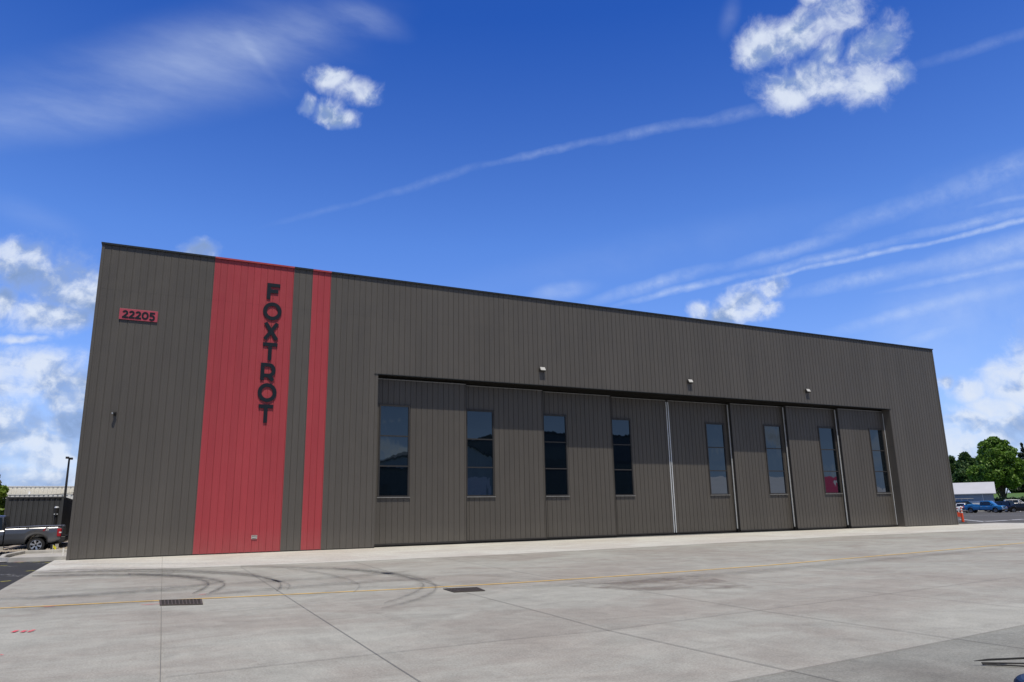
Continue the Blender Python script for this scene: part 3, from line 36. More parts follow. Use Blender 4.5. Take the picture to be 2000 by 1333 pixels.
class NT:
    """small helper for building node trees"""
    def __init__(s, tree): s.t = tree; tree.nodes.clear()
    def n(s, typ, **kw):
        nd = s.t.nodes.new(typ)
        for k, v in kw.items(): setattr(nd, k, v)
        return nd
    def link(s, a, b): s.t.links.new(a, b)
    def put(s, sock, v):
        if isinstance(v, bpy.types.NodeSocket): s.t.links.new(v, sock)
        elif v is not None: sock.default_value = v
    def math(s, op, a, b=None, c=None, clamp=False):
        nd = s.n('ShaderNodeMath', operation=op); nd.use_clamp = clamp
        s.put(nd.inputs[0], a); s.put(nd.inputs[1], b)
        if c is not None: s.put(nd.inputs[2], c)
        return nd.outputs[0]
    def vmath(s, op, a, b=None, sc=None):
        nd = s.n('ShaderNodeVectorMath', operation=op); s.put(nd.inputs[0], a); s.put(nd.inputs[1], b)
        if sc is not None: s.put(nd.inputs['Scale'], sc)
        return nd.outputs['Value'] if op in ('LENGTH', 'DOT_PRODUCT') else nd.outputs[0]
    def mapr(s, v, a, b, c=0., d=1., smooth=False):
        nd = s.n('ShaderNodeMapRange'); nd.interpolation_type = 'SMOOTHSTEP' if smooth else 'LINEAR'
        s.put(nd.inputs[0], v)
        for i, x in enumerate((a, b, c, d)): s.put(nd.inputs[i+1], x)
        return nd.outputs[0]
    def mix(s, f, a, b, blend='MIX'):
        nd = s.n('ShaderNodeMix', data_type='RGBA', blend_type=blend)
        s.put(nd.inputs[0], f); s.put(nd.inputs[6], a if not isinstance(a, tuple) else (*a[:3], 1)); s.put(nd.inputs[7], b if not isinstance(b, tuple) else (*b[:3], 1))
        return nd.outputs[2]
    def noise(s, vec, scale, detail=4, rough=.5, dist=0., col=False):
        nd = s.n('ShaderNodeTexNoise'); s.put(nd.inputs['Vector'], vec); nd.inputs['Scale'].default_value = scale
        nd.inputs['Detail'].default_value = detail; nd.inputs['Roughness'].default_value = rough; nd.inputs['Distortion'].default_value = dist
        return nd.outputs['Color' if col else 'Fac']
    def mapping(s, vec, loc=(0,0,0), rot=(0,0,0), sc=(1,1,1), typ='POINT'):
        nd = s.n('ShaderNodeMapping', vector_type=typ); s.put(nd.inputs[0], vec)
        nd.inputs[1].default_value = loc; nd.inputs[2].default_value = rot; nd.inputs[3].default_value = sc
        return nd.outputs[0]

def build_world():
    w = bpy.data.worlds.new("World"); S.world = w; w.use_nodes = True
    w.cycles.sampling_method = 'NONE'
    T = NT(w.node_tree)
    D = T.vmath('NORMALIZE', T.n('ShaderNodeTexCoord').outputs['Generated'])
    sky = T.n('ShaderNodeTexSky', sky_type='NISHITA'); sky.sun_disc = False
    sky.sun_elevation = SUN_EL; sky.sun_rotation = math.atan2(sv.x, sv.y)
    sky.altitude = 60; sky.air_density = 1.0; sky.dust_density = 0.15; sky.ozone_density = 2.2
    T.link(D, sky.inputs[0])
    base = T.mix(1.0, sky.outputs[0], SKY_TINT, 'MULTIPLY')
    sep = T.n('ShaderNodeSeparateXYZ'); T.link(D, sep.inputs[0]); z = sep.outputs[2]
    # deeper blue overhead, paler near the horizon
    ramp = T.n('ShaderNodeValToRGB'); T.link(T.math('MAXIMUM', z, 0.0), ramp.inputs[0])
    cr = ramp.color_ramp
    for i, (p, c) in enumerate(SKY_RAMP):
        e = cr.elements[i] if i < 2 else cr.elements.new(p)
        e.position = p; e.color = (*c, 1)
    base = T.mix(1.0, base, ramp.outputs[0], 'MULTIPLY')
    # unseen sky behind the camera, dimmed and greyed to cut blue ambient light
    sy = T.mapr(sep.outputs[1], .15, -.45, smooth=True)
    base = T.mix(T.math('MULTIPLY', sy, .85), base, (.105,.150,.235))
    # domain warp shared by all clouds
    n1 = T.noise(D, 9, 3, .55, col=True); n2 = T.noise(D, 34, 2, .6, col=True)
    wp = T.vmath('ADD', T.vmath('SCALE', T.vmath('SUBTRACT', n1, (.5,.5,.5)), sc=.045), T.vmath('SCALE', T.vmath('SUBTRACT', n2, (.5,.5,.5)), sc=.011))
    DW = T.vmath('ADD', D, wp)
    DF = T.vmath('ADD', D, T.vmath('ADD', T.vmath('SCALE', T.vmath('SUBTRACT', n1, (.5,.5,.5)), sc=.012), T.vmath('SCALE', T.vmath('SUBTRACT', n2, (.5,.5,.5)), sc=.005)))
    def rad(vec, b, zs=.5):
        x = T.vmath('DOT_PRODUCT', vec, b[0:3]); y = T.vmath('DOT_PRODUCT', vec, b[3:6])
        return T.math('SQRT', T.math('MULTIPLY_ADD', x, x, T.math('MULTIPLY', y, y))), None
    def after(vec, acc):      # makes the next blobs wait for the ones before (keeps the shader's stack small)
        nd = T.n('ShaderNodeVectorMath', operation='MULTIPLY_ADD'); T.link(acc, nd.inputs[0]); nd.inputs[1].default_value = (1e-6,)*3; T.link(vec, nd.inputs[2]); return nd.outputs[0]
    front = T.mapr(T.vmath('DOT_PRODUCT', D, tuple(CF)), .1, .2)
    def cumulus(vec):
        acc = None; v0 = vec
        for i, b in enumerate(CUM):
            if i and i % 6 == 0: v0 = after(vec, acc)
            r, _ = rad(v0, b)
            v = T.math('SUBTRACT', 1.0-(1-b[6])*.6, r)
            acc = v if acc is None else T.math('MAXIMUM', acc, v)
        # the side of the sky behind the camera: broken cumulus
        sp = T.n('ShaderNodeSeparateXYZ'); T.link(vec, sp.inputs[0])
        back = T.mapr(sp.outputs[1], -.25, -.5)
        bn = T.mapr(T.noise(T.mapping(vec, sc=(1, 1, 2.2)), 3.6, 5, .6), .44, .66, -.6, .8)
        acc = T.math('MULTIPLY_ADD', T.math('ADD', acc, 1.5), front, -1.5)
        acc = T.math('MAXIMUM', acc, T.math('MULTIPLY_ADD', T.math('ADD', bn, 1.0), back, -1.0))
        f1 = T.noise(vec, 15, 8, .66); f2 = T.noise(T.vmath('ADD', vec, (-.004, -.006, .018)), 15, 3, .6)
        d = T.math('ADD', T.math('MINIMUM', acc, .6), T.math('MULTIPLY', T.math('SUBTRACT', f1, .5), 1.7))
        return d, T.math('SUBTRACT', f2, f1)
    d0, sd = cumulus(DW)
    lump = T.noise(T.mapping(D, sc=(1, 1, 2.4)), 7, 3, .55)
    a = T.mapr(d0, .0, .85, smooth=True)
    shade = T.mapr(T.math('ADD', T.math('MULTIPLY', sd, 1.2), T.math('SUBTRACT', lump, .5)), -.12, .15, 1.0, 0.0, smooth=True)
    thick = T.mapr(d0, .15, .8)
    ccol = T.mix(shade, T.mix(thick, (.38,.50,.80), (.22,.33,.56)), (.74,.81,.93))
    # veils and contrails
    ci = None
    stn = T.noise(T.mapping(DF, rot=(0, .35, .5), sc=(2.2, 9, 9)), 2.2, 6, .6)
    DF1 = after(DF, d0)
    for b in CIR:
        r, _ = rad(DF1, b)
        v = T.math('MULTIPLY', T.mapr(r, 1.0, 0.0, smooth=True), T.math('MULTIPLY', front, b[6]))
        ci = v if ci is None else T.math('ADD', ci, v)
    ci = T.math('MULTIPLY', ci, T.mapr(stn, .3, .7, .35, 1.35))
    co = None
    DF2 = after(DF, ci)
    for i, b in enumerate(CON):
        if i and i % 6 == 0: DF2 = after(DF, co)
        r, m = rad(DF2, b)
        v = T.math('MULTIPLY', T.mapr(r, 1.0, 0.0), T.math('MULTIPLY', front, b[6]*.62))
        co = v if co is None else T.math('ADD', co, v)
    co = T.math('MULTIPLY', co, T.mapr(T.noise(DF, 55, 6, .66), .34, .66, .5, 1.35))
    veil = T.math('MINIMUM', T.math('ADD', ci, co), .8)
    col = T.mix(T.math('MULTIPLY', veil, .55), base, (.66,.77,.96))
    # whitish haze low over the horizon
    hz = T.mapr(z, 0.0, .22, .45, 0.0, smooth=True)
    col = T.mix(hz, col, (.40,.56,.90))
    col = T.mix(T.math('MULTIPLY', a, .93), col, ccol)
    bgc = T.mix(thick, (.62,.62,.62), (.20,.205,.22))  # clouds behind the camera greyed to neutralise the ambient light
    col = T.mix(T.math('MULTIPLY', T.math('MULTIPLY', a, sy), .9), col, bgc)
    bg = T.n('ShaderNodeBackground'); T.link(col, bg.inputs[0]); bg.inputs[1].default_value = 1.0
    out = T.n('ShaderNodeOutputWorld'); T.link(bg.outputs[0], out.inputs[0])
SKY_TINT = (.2, .2, .2)
SKY_RAMP = [(0.0, (.50,.55,.78)), (1.0, (.08,.26,.70)), (.15, (.48,.57,.85)), (.35, (.36,.54,.92)), (.60, (.115,.315,.78))]
build_world()

# ---------------------------------------------------------------- materials
def new_mat(name):
    m = bpy.data.materials.new(name); m.use_nodes = True; T = NT(m.node_tree)
    bs = T.n('ShaderNodeBsdfPrincipled'); out = T.n('ShaderNodeOutputMaterial'); T.link(bs.outputs[0], out.inputs[0])
    return m, T, bs
def POS(T): return T.n('ShaderNodeNewGeometry').outputs['Position']
def mat(name, col, rough=.6, metal=0., var=.12, vscale=3., bump=0., bscale=40., spec=.5, coat=0.):
    m, T, bs = new_mat(name)
    tc = T.n('ShaderNodeTexCoord').outputs['Object']
    f = T.mapr(T.noise(tc, vscale, 4, .6), .3, .7, 1-var, 1+var)
    T.put(bs.inputs['Base Color'], T.mix(1.0, col, T.n('ShaderNodeCombineColor').outputs[0], 'MULTIPLY') if False else T.vmath('SCALE', T.n('ShaderNodeRGB').outputs[0], sc=f))
    for nd in T.t.nodes:
        if nd.type == 'RGB': nd.outputs[0].default_value = (*col, 1)
    bs.inputs['Roughness'].default_value = rough; bs.inputs['Metallic'].default_value = metal
    bs.inputs['Specular IOR Level'].default_value = spec; bs.inputs['Coat Weight'].default_value = coat
    if bump:
        b = T.n('ShaderNodeBump'); b.inputs['Strength'].default_value = bump; b.inputs['Distance'].default_value = .02
        T.link(T.noise(tc, bscale, 4, .6), b.inputs['Height']); T.link(b.outputs[0], bs.inputs['Normal'])
    return m
def cladding(name, col, rough=.42):
    m, T, bs = new_mat(name); P = POS(T)
    sep = T.n('ShaderNodeSeparateXYZ'); T.link(P, sep.inputs[0])
    pan = T.math('FLOOR', T.math('DIVIDE', T.math('SUBTRACT', sep.outputs[0], 4.70), .3066))
    wn = T.n('ShaderNodeTexWhiteNoise', noise_dimensions='1D'); T.link(pan, wn.inputs['W'])
    f = T.mapr(wn.outputs[0], 0, 1, .965, 1.035)
    f2 = T.mapr(T.noise(T.mapping(P, sc=(1, 1, .25)), .5, 5, .6), .3, .7, .93, 1.07)
    f3 = T.mapr(T.noise(T.mapping(P, sc=(14, 14, .25)), 1.0, 3, .6), .3, .7, .96, 1.04)
    rgb = T.n('ShaderNodeRGB'); rgb.outputs[0].default_value = (*col, 1)
    c = T.vmath('SCALE', rgb.outputs[0], sc=T.math('MULTIPLY', T.math('MULTIPLY', f, f2), f3))
    # dust splashed up from the ground
    dust = T.math('MULTIPLY', T.mapr(sep.outputs[2], 0, 1.1, .16, 0), T.noise(P, 2.5, 5, .65))
    c = T.mix(dust, c, (.36,.33,.29))
    T.link(c, bs.inputs['Base Color'])
    T.put(bs.inputs['Roughness'], T.mapr(T.noise(P, 1.3, 3), .3, .7, rough-.05, rough+.08))
    b = T.n('ShaderNodeBump'); b.inputs['Strength'].default_value = .25; b.inputs['Distance'].default_value = .02
    T.link(T.noise(T.mapping(P, sc=(3, 3, .7)), 1.2, 3, .5), b.inputs['Height']); T.link(b.outputs[0], bs.inputs['Normal'])
    return m
def concrete(name, base, warm, slab=True, amt=1.0):
    m, T, bs = new_mat(name); P = POS(T)
    big = T.noise(T.mapping(P, sc=(.8, 1, 1)), .33, 8, .68, .6)
    mid = T.noise(T.mapping(P, sc=(.85, 1.1, 1)), 1.5, 8, .72, .9)
    fine = T.noise(P, 38, 4, .7); grit = T.noise(P, 160, 2, .6)
    c = T.mix(T.mapr(big, .38, .64, smooth=True), base, warm)
    m2 = T.mapr(mid, .3, .72, 1-.20*amt, 1+.14*amt)
    m3 = T.mapr(fine, .30, .70, .74, 1.22); m4 = T.mapr(grit, .3, .7, .80, 1.18)
    # brushed streaks along the slabs
    m5 = T.mapr(T.noise(T.mapping(P, sc=(7, .4, 1)), 1.0, 4, .6), .3, .7, .965, 1.03)
    f = T.math('MULTIPLY', T.math('MULTIPLY', m2, m3), T.math('MULTIPLY', m4, m5))
    if slab:
        sep = T.n('ShaderNodeSeparateXYZ'); T.link(P, sep.inputs[0])
        cx = T.math('FLOOR', T.math('DIVIDE', T.math('ADD', sep.outputs[0], .3), 3.1)); cy = T.math('FLOOR', T.math('DIVIDE', T.math('ADD', sep.outputs[1], 26.85), 5.9))
        cb = T.n('ShaderNodeCombineXYZ'); T.link(cx, cb.inputs[0]); T.link(cy, cb.inputs[1])
        wn = T.n('ShaderNodeTexWhiteNoise', noise_dimensions='2D'); T.link(cb.outputs[0], wn.inputs['Vector'])
        f = T.math('MULTIPLY', f, T.mapr(wn.outputs[0], 0, 1, .96, 1.04))
    c = T.vmath('SCALE', c, sc=f)
    # small dark spots
    vo = T.n('ShaderNodeTexVoronoi'); vo.inputs['Scale'].default_value = 1.3; T.link(P, vo.inputs['Vector'])
    spot = T.mapr(vo.outputs['Distance'], .02, .035, .35, 0)
    c = T.mix(spot, c, (.09,.085,.08))
    T.link(c, bs.inputs['Base Color']); bs.inputs['Roughness'].default_value = .85; bs.inputs['Specular IOR Level'].default_value = .3
    b = T.n('ShaderNodeBump'); b.inputs['Strength'].default_value = .35; b.inputs['Distance'].default_value = .006
    T.link(T.math('ADD', fine, grit), b.inputs['Height']); T.link(b.outputs[0], bs.inputs['Normal'])
    return m
def asphalt(name, col):
    m, T, bs = new_mat(name); P = POS(T)
    f = T.math('MULTIPLY', T.mapr(T.noise(P, .35, 5, .6), .3, .7, .8, 1.2), T.mapr(T.noise(P, 60, 3, .7), .2, .8, .75, 1.25))
    rgb = T.n('ShaderNodeRGB'); rgb.outputs[0].default_value = (*col, 1)
    T.link(T.vmath('SCALE', rgb.outputs[0], sc=f), bs.inputs['Base Color']); bs.inputs['Roughness'].default_value = .9
    b = T.n('ShaderNodeBump'); b.inputs['Strength'].default_value = .5; b.inputs['Distance'].default_value = .01
    T.link(T.noise(P, 70, 3, .7), b.inputs['Height']); T.link(b.outputs[0], bs.inputs['Normal'])
    return m
def decal(name, col, a0, a1, scale=(1.,1.,1.), rough=.8):
    """thin worn paint or rubber: see-through where it is worn away"""
    m, T, bs = new_mat(name); P = POS(T)
    bs.inputs['Base Color'].default_value = (*col, 1); bs.inputs['Roughness'].default_value = rough
    n = T.mapr(T.noise(T.mapping(P, sc=scale), 3.0, 6, .7), .35, .65, a0, a1)
    T.put(bs.inputs['Alpha'], T.math('MINIMUM', T.math('MAXIMUM', n, 0.0), 1.0))
    return m
def glass(name, col, ior=1.9, warp=.006):
    m, T, bs = new_mat(name); P = POS(T)
    bs.inputs['Base Color'].default_value = (*col, 1); bs.inputs['Roughness'].default_value = .015
    bs.inputs['IOR'].default_value = ior; bs.inputs['Specular Tint'].default_value = (.80, .93, 1.0, 1)
    b = T.n('ShaderNodeBump'); b.inputs['Strength'].default_value = 1.0; b.inputs['Distance'].default_value = warp
    T.link(T.noise(T.mapping(P, sc=(1.4, 1.4, .5)), 1.1, 2, .4), b.inputs['Height']); T.link(b.outputs[0], bs.inputs['Normal'])
    return m
def leafmat(name, c0, c1):
    m, T, bs = new_mat(name); P = POS(T)
    f = T.mapr(T.noise(P, .9, 4, .7), .35, .68)
    T.link(T.mix(f, c0, c1), bs.inputs['Base Color']); bs.inputs['Roughness'].default_value = .6
    tr = T.n('ShaderNodeBsdfTranslucent'); T.link(T.mix(f, c0, c1), tr.inputs[0])
    mx = T.n('ShaderNodeMixShader'); mx.inputs[0].default_value = .25
    T.link(bs.outputs[0], mx.inputs[1]); T.link(tr.outputs[0], mx.inputs[2])
    T.link(mx.outputs[0], [n for n in T.t.nodes if n.type == 'OUTPUT_MATERIAL'][0].inputs[0])
    return m
M = dict(
 clad=cladding('dark bronze cladding', (.092,.085,.078)), door=cladding('bronze door cladding', (.083,.076,.069)),
 red=cladding('red cladding', (.365,.046,.058)), flash=mat('dark flashing', (.028,.034,.038), .4, .3), redflash=mat('red flashing', (.36,.05,.06), .45),
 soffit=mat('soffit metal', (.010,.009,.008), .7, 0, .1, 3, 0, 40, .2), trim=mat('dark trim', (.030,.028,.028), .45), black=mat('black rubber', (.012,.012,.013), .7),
 galv=mat('galvanised strip', (.66,.69,.73), .38, .25, .06), greym=mat('grey metal', (.3,.3,.3), .5, .4), roof=mat('roof membrane', (.5,.5,.48), .8),
 glass=glass('tinted window glass', (.002,.004,.006), 2.15, .004), carglass=glass('car window glass', (.012,.016,.02), 1.6, 0.0),
 navy=mat('navy lettering', (.006,.013,.022), .5, 0, .05, 3, 0, 40, .3), signred=mat('red sign board', (.42,.062,.10), .5, 0, .05),
 white=mat('white paint', (.78,.78,.76), .45, 0, .05), lens=mat('floodlight lens', (.50,.50,.49), .35, 0, .04), offw=mat('off white metal', (.60,.58,.52), .55, 0, .06),
 conc=concrete('apron concrete', (.378,.376,.330), (.322,.300,.260)), strip=concrete('new concrete strip', (.57,.57,.52), (.50,.475,.43), False, .6),
 cdark=concrete('old grooved concrete', (.275,.278,.245), (.225,.218,.190)), asph=asphalt('asphalt', (.029,.028,.025)), asph2=asphalt('worn asphalt', (.084,.080,.071)),
 kerb=mat('kerb concrete', (.42,.41,.39), .85, 0, .15, 2, .4), joint=mat('joint filler', (.17,.165,.155), .9), yellow=decal('yellow line paint', (.74,.48,.12), .55, 1.25),
 dust=decal('rubber and damp stain', (.2,.19,.18), -.1, .5, (.4,1,1)), redpaint=decal('red survey paint', (.75,.06,.09), .3, 1.1, (3,3,3)), ypaint=decal('yellow survey paint', (.7,.65,.08), .3, 1.2, (3,3,3)),
 wpaint=decal('white survey paint', (.7,.7,.7), .0, 1.0, (3,3,3)), iron=mat('cast iron', (.085,.070,.058), .7, .1), pit=mat('drain pit', (.008,.008,.008), .9),
 gravel=mat('gravel', (.30,.26,.21), .9, 0, .35, 9, .9, 20), stone=mat('gravel stone', (.36,.32,.27), .85, 0, .3, 30), ground=mat('dry ground', (.16,.16,.12), .95, 0, .2, .2),
 grass=leafmat('grass', (.10,.19,.03), (.15,.26,.05)), hedge=leafmat('hedge leaf', (.012,.03,.012), (.02,.05,.018)),
 leafA=leafmat('bright leaf', (.06,.14,.015), (.19,.33,.04)), leafB=leafmat('mid leaf', (.03,.075,.018), (.07,.14,.03)), leafC=leafmat('conifer needle', (.012,.028,.014), (.028,.052,.026)),
 leafL=leafmat('lime leaf', (.12,.20,.02), (.22,.32,.04)), leafR=leafmat('dark red leaf', (.05,.012,.018), (.10,.025,.03)), bark=mat('bark', (.07,.055,.042), .9, 0, .3, 4, .6),
 boxm=mat('container paint', (.058,.060,.064), .5, 0, .12, 1.2), farw=mat('cream cladding', (.80,.77,.68), .6, 0, .04, .3), silver=mat('silver cladding', (.78,.78,.78), .5, 0, .08),
 shedroof=mat('white roof sheet', (.50,.51,.53), .4, 0, .04, .6), shedwall=mat('pale blue wall', (.33,.37,.41), .6, 0, .08), 
 carsilver=mat('graphite car paint', (.17,.175,.19), .28, .75, .03, 1, 0, 1, .5, .6), chrome=mat('chrome', (.75,.76,.78), .12, 1.0, .02), rim=mat('alloy', (.62,.63,.65), .25, .9, .03), tyre=mat('tyre rubber', (.022,.022,.024), .8),
 tail=mat('tail lamp', (.42,.012,.02), .15, 0, .2, 30), blue=mat('blue car paint', (.015,.17,.42), .25, .2, .05, 1, 0, 1, .5, .6), dblue=mat('dark blue car paint', (.008,.016,.05), .2, .2, .05, 1, 0, 1, .5, .6), blackp=mat('black car paint', (.008,.008,.012), .2, .1, .05, 1, 0, 1, .5, .6), whitep=mat('white car paint', (.75,.76,.78), .25, 0, .03, 1, 0, 1, .5, .5),
 orange=mat('orange plastic', (.80,.09,.03), .5, 0, .06), reflw=mat('white reflective band', (.85,.85,.85), .4, 0, .03), lampg=mat('headlamp', (.75,.78,.8), .1, 0, .1), yflag=mat('yellow flag', (.75,.68,.04), .6), navyp=mat('navy equipment paint', (.004,.012,.035), .4, 0, .04),
 darkgreen=cladding('dark hangar cladding', (.045,.055,.06)), pale=cladding('pale green cladding', (.36,.42,.40)), whitehangar=cladding('white hangar cladding', (.72,.70,.70)), crim=cladding('crimson band cladding', (.55,.03,.10)))

# ---------------------------------------------------------------- mesh helpers
class MB:
    def __init__(s): s.v = []; s.f = []; s.mi = []; s.smooth = False
    def add(s, vs, fs, mi=0):
        o = len(s.v); s.v += [tuple(v) for v in vs]; s.f += [tuple(i+o for i in f) for f in fs]; s.mi += [mi]*len(fs); return s
    def box(s, x0, x1, y0, y1, z0, z1, mi=0):
        return s.add([(x0,y0,z0),(x1,y0,z0),(x1,y1,z0),(x0,y1,z0),(x0,y0,z1),(x1,y0,z1),(x1,y1,z1),(x0,y1,z1)],
                     [(3,2,1,0),(4,5,6,7),(0,1,5,4),(1,2,6,5),(2,3,7,6),(3,0,4,7)], mi)
    def prism(s, poly, y0, y1, axis='y', mi=0):
        """polygon in (x,z) pushed along y; axis 'z': polygon (x,y) pushed along z; 'x': polygon (y,z) pushed along x"""
        n = len(poly)
        f = {'y': lambda p, t: (p[0], t, p[1]), 'z': lambda p, t: (p[0], p[1], t), 'x': lambda p, t: (t, p[0], p[1])}[axis]
        vs = [f(p, y0) for p in poly]+[f(p, y1) for p in poly]
        return s.add(vs, [tuple(range(n)), tuple(range(2*n-1, n-1, -1))]+[(i, n+i, n+(i+1)%n, (i+1)%n) for i in range(n)], mi)
    def tube(s, pts, r, seg=8, mi=0, cap=True):
        pts = [Vector(p) for p in pts]; rs = r if isinstance(r, (list, tuple)) else [r]*len(pts); vs = []; fs = []
        for i, p in enumerate(pts):
            d = (pts[min(i+1, len(pts)-1)]-pts[max(i-1, 0)]).normalized()
            a = d.cross(Vector((0,0,1)) if abs(d.z) < .9 else Vector((1,0,0))).normalized(); b = d.cross(a)
            vs += [p+(a*math.cos(2*PI*k/seg)+b*math.sin(2*PI*k/seg))*rs[i] for k in range(seg)]
        for i in range(len(pts)-1):
            for k in range(seg): fs.append((i*seg+k, i*seg+(k+1)%seg, (i+1)*seg+(k+1)%seg, (i+1)*seg+k))
        if cap: fs += [tuple(range(seg-1, -1, -1)), tuple(range((len(pts)-1)*seg, len(pts)*seg))]
        return s.add(vs, fs, mi)
    def lathe_y(s, prof, c, seg=24, mi=0):
        """profile of (radius, y) turned about the y axis through c"""
        vs = []; fs = []; n = len(prof)
        for k in range(seg):
            a = 2*PI*k/seg; vs += [(c[0]+r*math.cos(a), c[1]+y, c[2]+r*math.sin(a)) for r, y in prof]
        for k in range(seg):
            for i in range(n-1): fs.append((k*n+i, k*n+i+1, ((k+1)%seg)*n+i+1, ((k+1)%seg)*n+i))
        return s.add(vs, fs, mi)
    def loft(s, loops, mi=0, closed=True):
        n = len(loops[0]); vs = [p for l in loops for p in l]; fs = []
        for i in range(len(loops)-1):
            for k in range(n if closed else n-1): fs.append((i*n+k, (i+1)*n+k, (i+1)*n+(k+1)%n, i*n+(k+1)%n))
        if closed: fs += [tuple(range(n)), tuple(range(len(loops)*n-1, (len(loops)-1)*n-1, -1))]
        return s.add(vs, fs, mi)
    def build(s, name, mats, parent=None, smooth=False, fixn=True):
        me = bpy.data.meshes.new(name); me.from_pydata(s.v, [], s.f)
        for m in (mats if isinstance(mats, list) else [mats]): me.materials.append(m)
        for p, i in zip(me.polygons, s.mi): p.material_index = i
        if fixn:
            bm = bmesh.new(); bm.from_mesh(me); bmesh.ops.recalc_face_normals(bm, faces=bm.faces[:]); bm.to_mesh(me); bm.free()
        if smooth:
            for p in me.polygons: p.use_smooth = True
            me.set_sharp_from_angle(angle=math.radians(35))
        me.update()
        o = bpy.data.objects.new(name, me); COL.objects.link(o)
        if parent is not None: o.parent = parent
        return o
def bevel(o, w=.01, seg=2):
    m = o.modifiers.new('bevel', 'BEVEL'); m.width = w; m.segments = seg; m.limit_method = 'ANGLE'; return o
def thing(name, label, cat, loc=(0,0,0), rz=0., group=None):
    o = bpy.data.objects.new(name, None); o.empty_display_size = .3; COL.objects.link(o); o.location = loc; o.rotation_euler = (0,0,rz)
    o['label'] = label; o['category'] = cat
    if group: o['group'] = group
    return o
def tag(o, label, cat, group=None):
    o['label'] = label; o['category'] = cat
    if group: o['group'] = group
    return o
def struct(o): o['kind'] = 'structure'; return o
def copy_tree(o, loc, rz=None, label=None, parent=None):
    c = o.copy(); COL.objects.link(c); c.parent = parent
    if loc is not None: c.location = loc
    if rz is not None: c.rotation_euler = (0, 0, rz)
    if label: c['label'] = label
    for ch in list(o.children): copy_tree(ch, None, None, None, c)
    return c

# ================================================================ GROUND
AX1 = 64.0
struct(MB().add([(-900,-900,-.06),(1500,-900,-.06),(1500,1500,-.06),(-900,1500,-.06)], [(0,1,2,3)]).build('ground', M['ground']))
struct(MB().add([(-60,-120,-.03),(-.40,-120,-.03),(-.40,14,-.03),(-60,14,-.03)], [(0,1,2,3)]).build('asphalt_road', M['asph']))
struct(MB().add([(AX1,-120,-.03),(185,-120,-.03),(185,140,-.03),(AX1,140,-.03)], [(0,1,2,3)]).build('asphalt_parking', M['asph2']))
ap = MB().box(-.47, AX1, -120, .6, -.25, 0.0); struct(ap.build('concrete_apron', M['conc']))
se = [(-.46,-7.5),(3.2,-8.42),(5.6,-9.0),(9.4,-9.5),(15.4,-9.65),(23.2,-9.1),(34.2,-8.1),(51,-8.5),(AX1-.01,-8.6)]
vs = []; fs = []
for i, (x, y) in enumerate(se): vs += [(x, y, .004), (x, .55, .004)]
for i in range(len(se)-1): fs.append((2*i, 2*i+2, 2*i+3, 2*i+1))
struct(MB().add(vs, fs).build('concrete_strip', M['strip']))
struct(MB().add([(-.46,-119,.004),(AX1-.01,-119,.004),(AX1-.01,-29.0,.004),(12.9,-29.64,.004),(10.9,-29.83,.004),(9.4,-29.95,.004),(7.3,-30.1,.004),(-.46,-30.4,.004)], [tuple(range(8))]).build('old_concrete_apron', M['cdark']))
def ribbon(pts, w, z, mb=None, taper=False):
    mb = mb or MB(); pts = [Vector((p[0], p[1], 0)) for p in pts]; vs = []; fs = []
    for i, p in enumerate(pts):
        d = (pts[min(i+1, len(pts)-1)]-pts[max(i-1, 0)]).normalized(); n = Vector((-d.y, d.x, 0))
        k = w/2*(1 if not taper else (.25+.75*math.sin(PI*min(1, max(0, i/(len(pts)-1))))))
        vs += [(p+n*k)+Vector((0,0,z)), (p-n*k)+Vector((0,0,z))]
    for i in range(len(pts)-1): fs.append((2*i, 2*i+1, 2*i+3, 2*i+2))
    return mb.add(vs, fs)
def smooth_pts(pts, n=8):
    out = []; P = [Vector((*p, 0)) for p in pts]
    for i in range(len(P)-1):
        a, b, c, d = P[max(i-1,0)], P[i], P[i+1], P[min(i+2, len(P)-1)]
        for k in range(n):
            t = k/n; out.append(.5*((2*b)+(c-a)*t+(2*a-5*b+4*c-d)*t*t+(3*b-a-3*c+d)*t**3))
    out.append(P[-1]); return [(p.x, p.y) for p in out]
struct(ribbon([(-.46,-18.35),(.1,-18.43),(2.97,-18.94),(4.58,-19.25),(7.2,-19.75),(10.05,-20.1),(14,-20.15),(18.1,-19.98),(25,-19.2),(34.1,-18.0),(64,-13.9)], .115, .008).build('yellow_line', M['yellow']))
# joints between the slabs
jb = MB()
def jit(pts, w): ribbon(pts, w, .0095, jb)
jit(J1+[(2.5,-60)], .010)
jit(J2+[(J2[-1][0]-.02,-60)], .009)
jit([(9.2,-9.5),(8.5,-19),(8.19,-25.0),(8.05,-27),(8.12,-30.0),(8.1,-60)], .012)
jit([(12.4,-9.6),(11.5,-19),(11.37,-23.2),(11.13,-26.8),(11.3,-60)], .012)
for x in (14.5, 18.2, 22.4, 27): jit([(x+.8,-9.4),(x,-30),(x,-60)], .010)
jit([(2.6,-26.9),(6.6,-26.85),(8.07,-26.93),(10.2,-26.7),(14.1,-26.35),(26,-25.2),(40,-23.6)], .010)
jit([(-.46,-30.4),(7.3,-30.1),(9.4,-29.95),(10.9,-29.83),(12.9,-29.64),(AX1,-29.0)], .014)
jit([(5.1,-22.9),(11,-22.9),(30,-22)], .006)
jit([(x, y) for x, y in se], .010)
struct(jb.build('slab_joints', M['joint']))
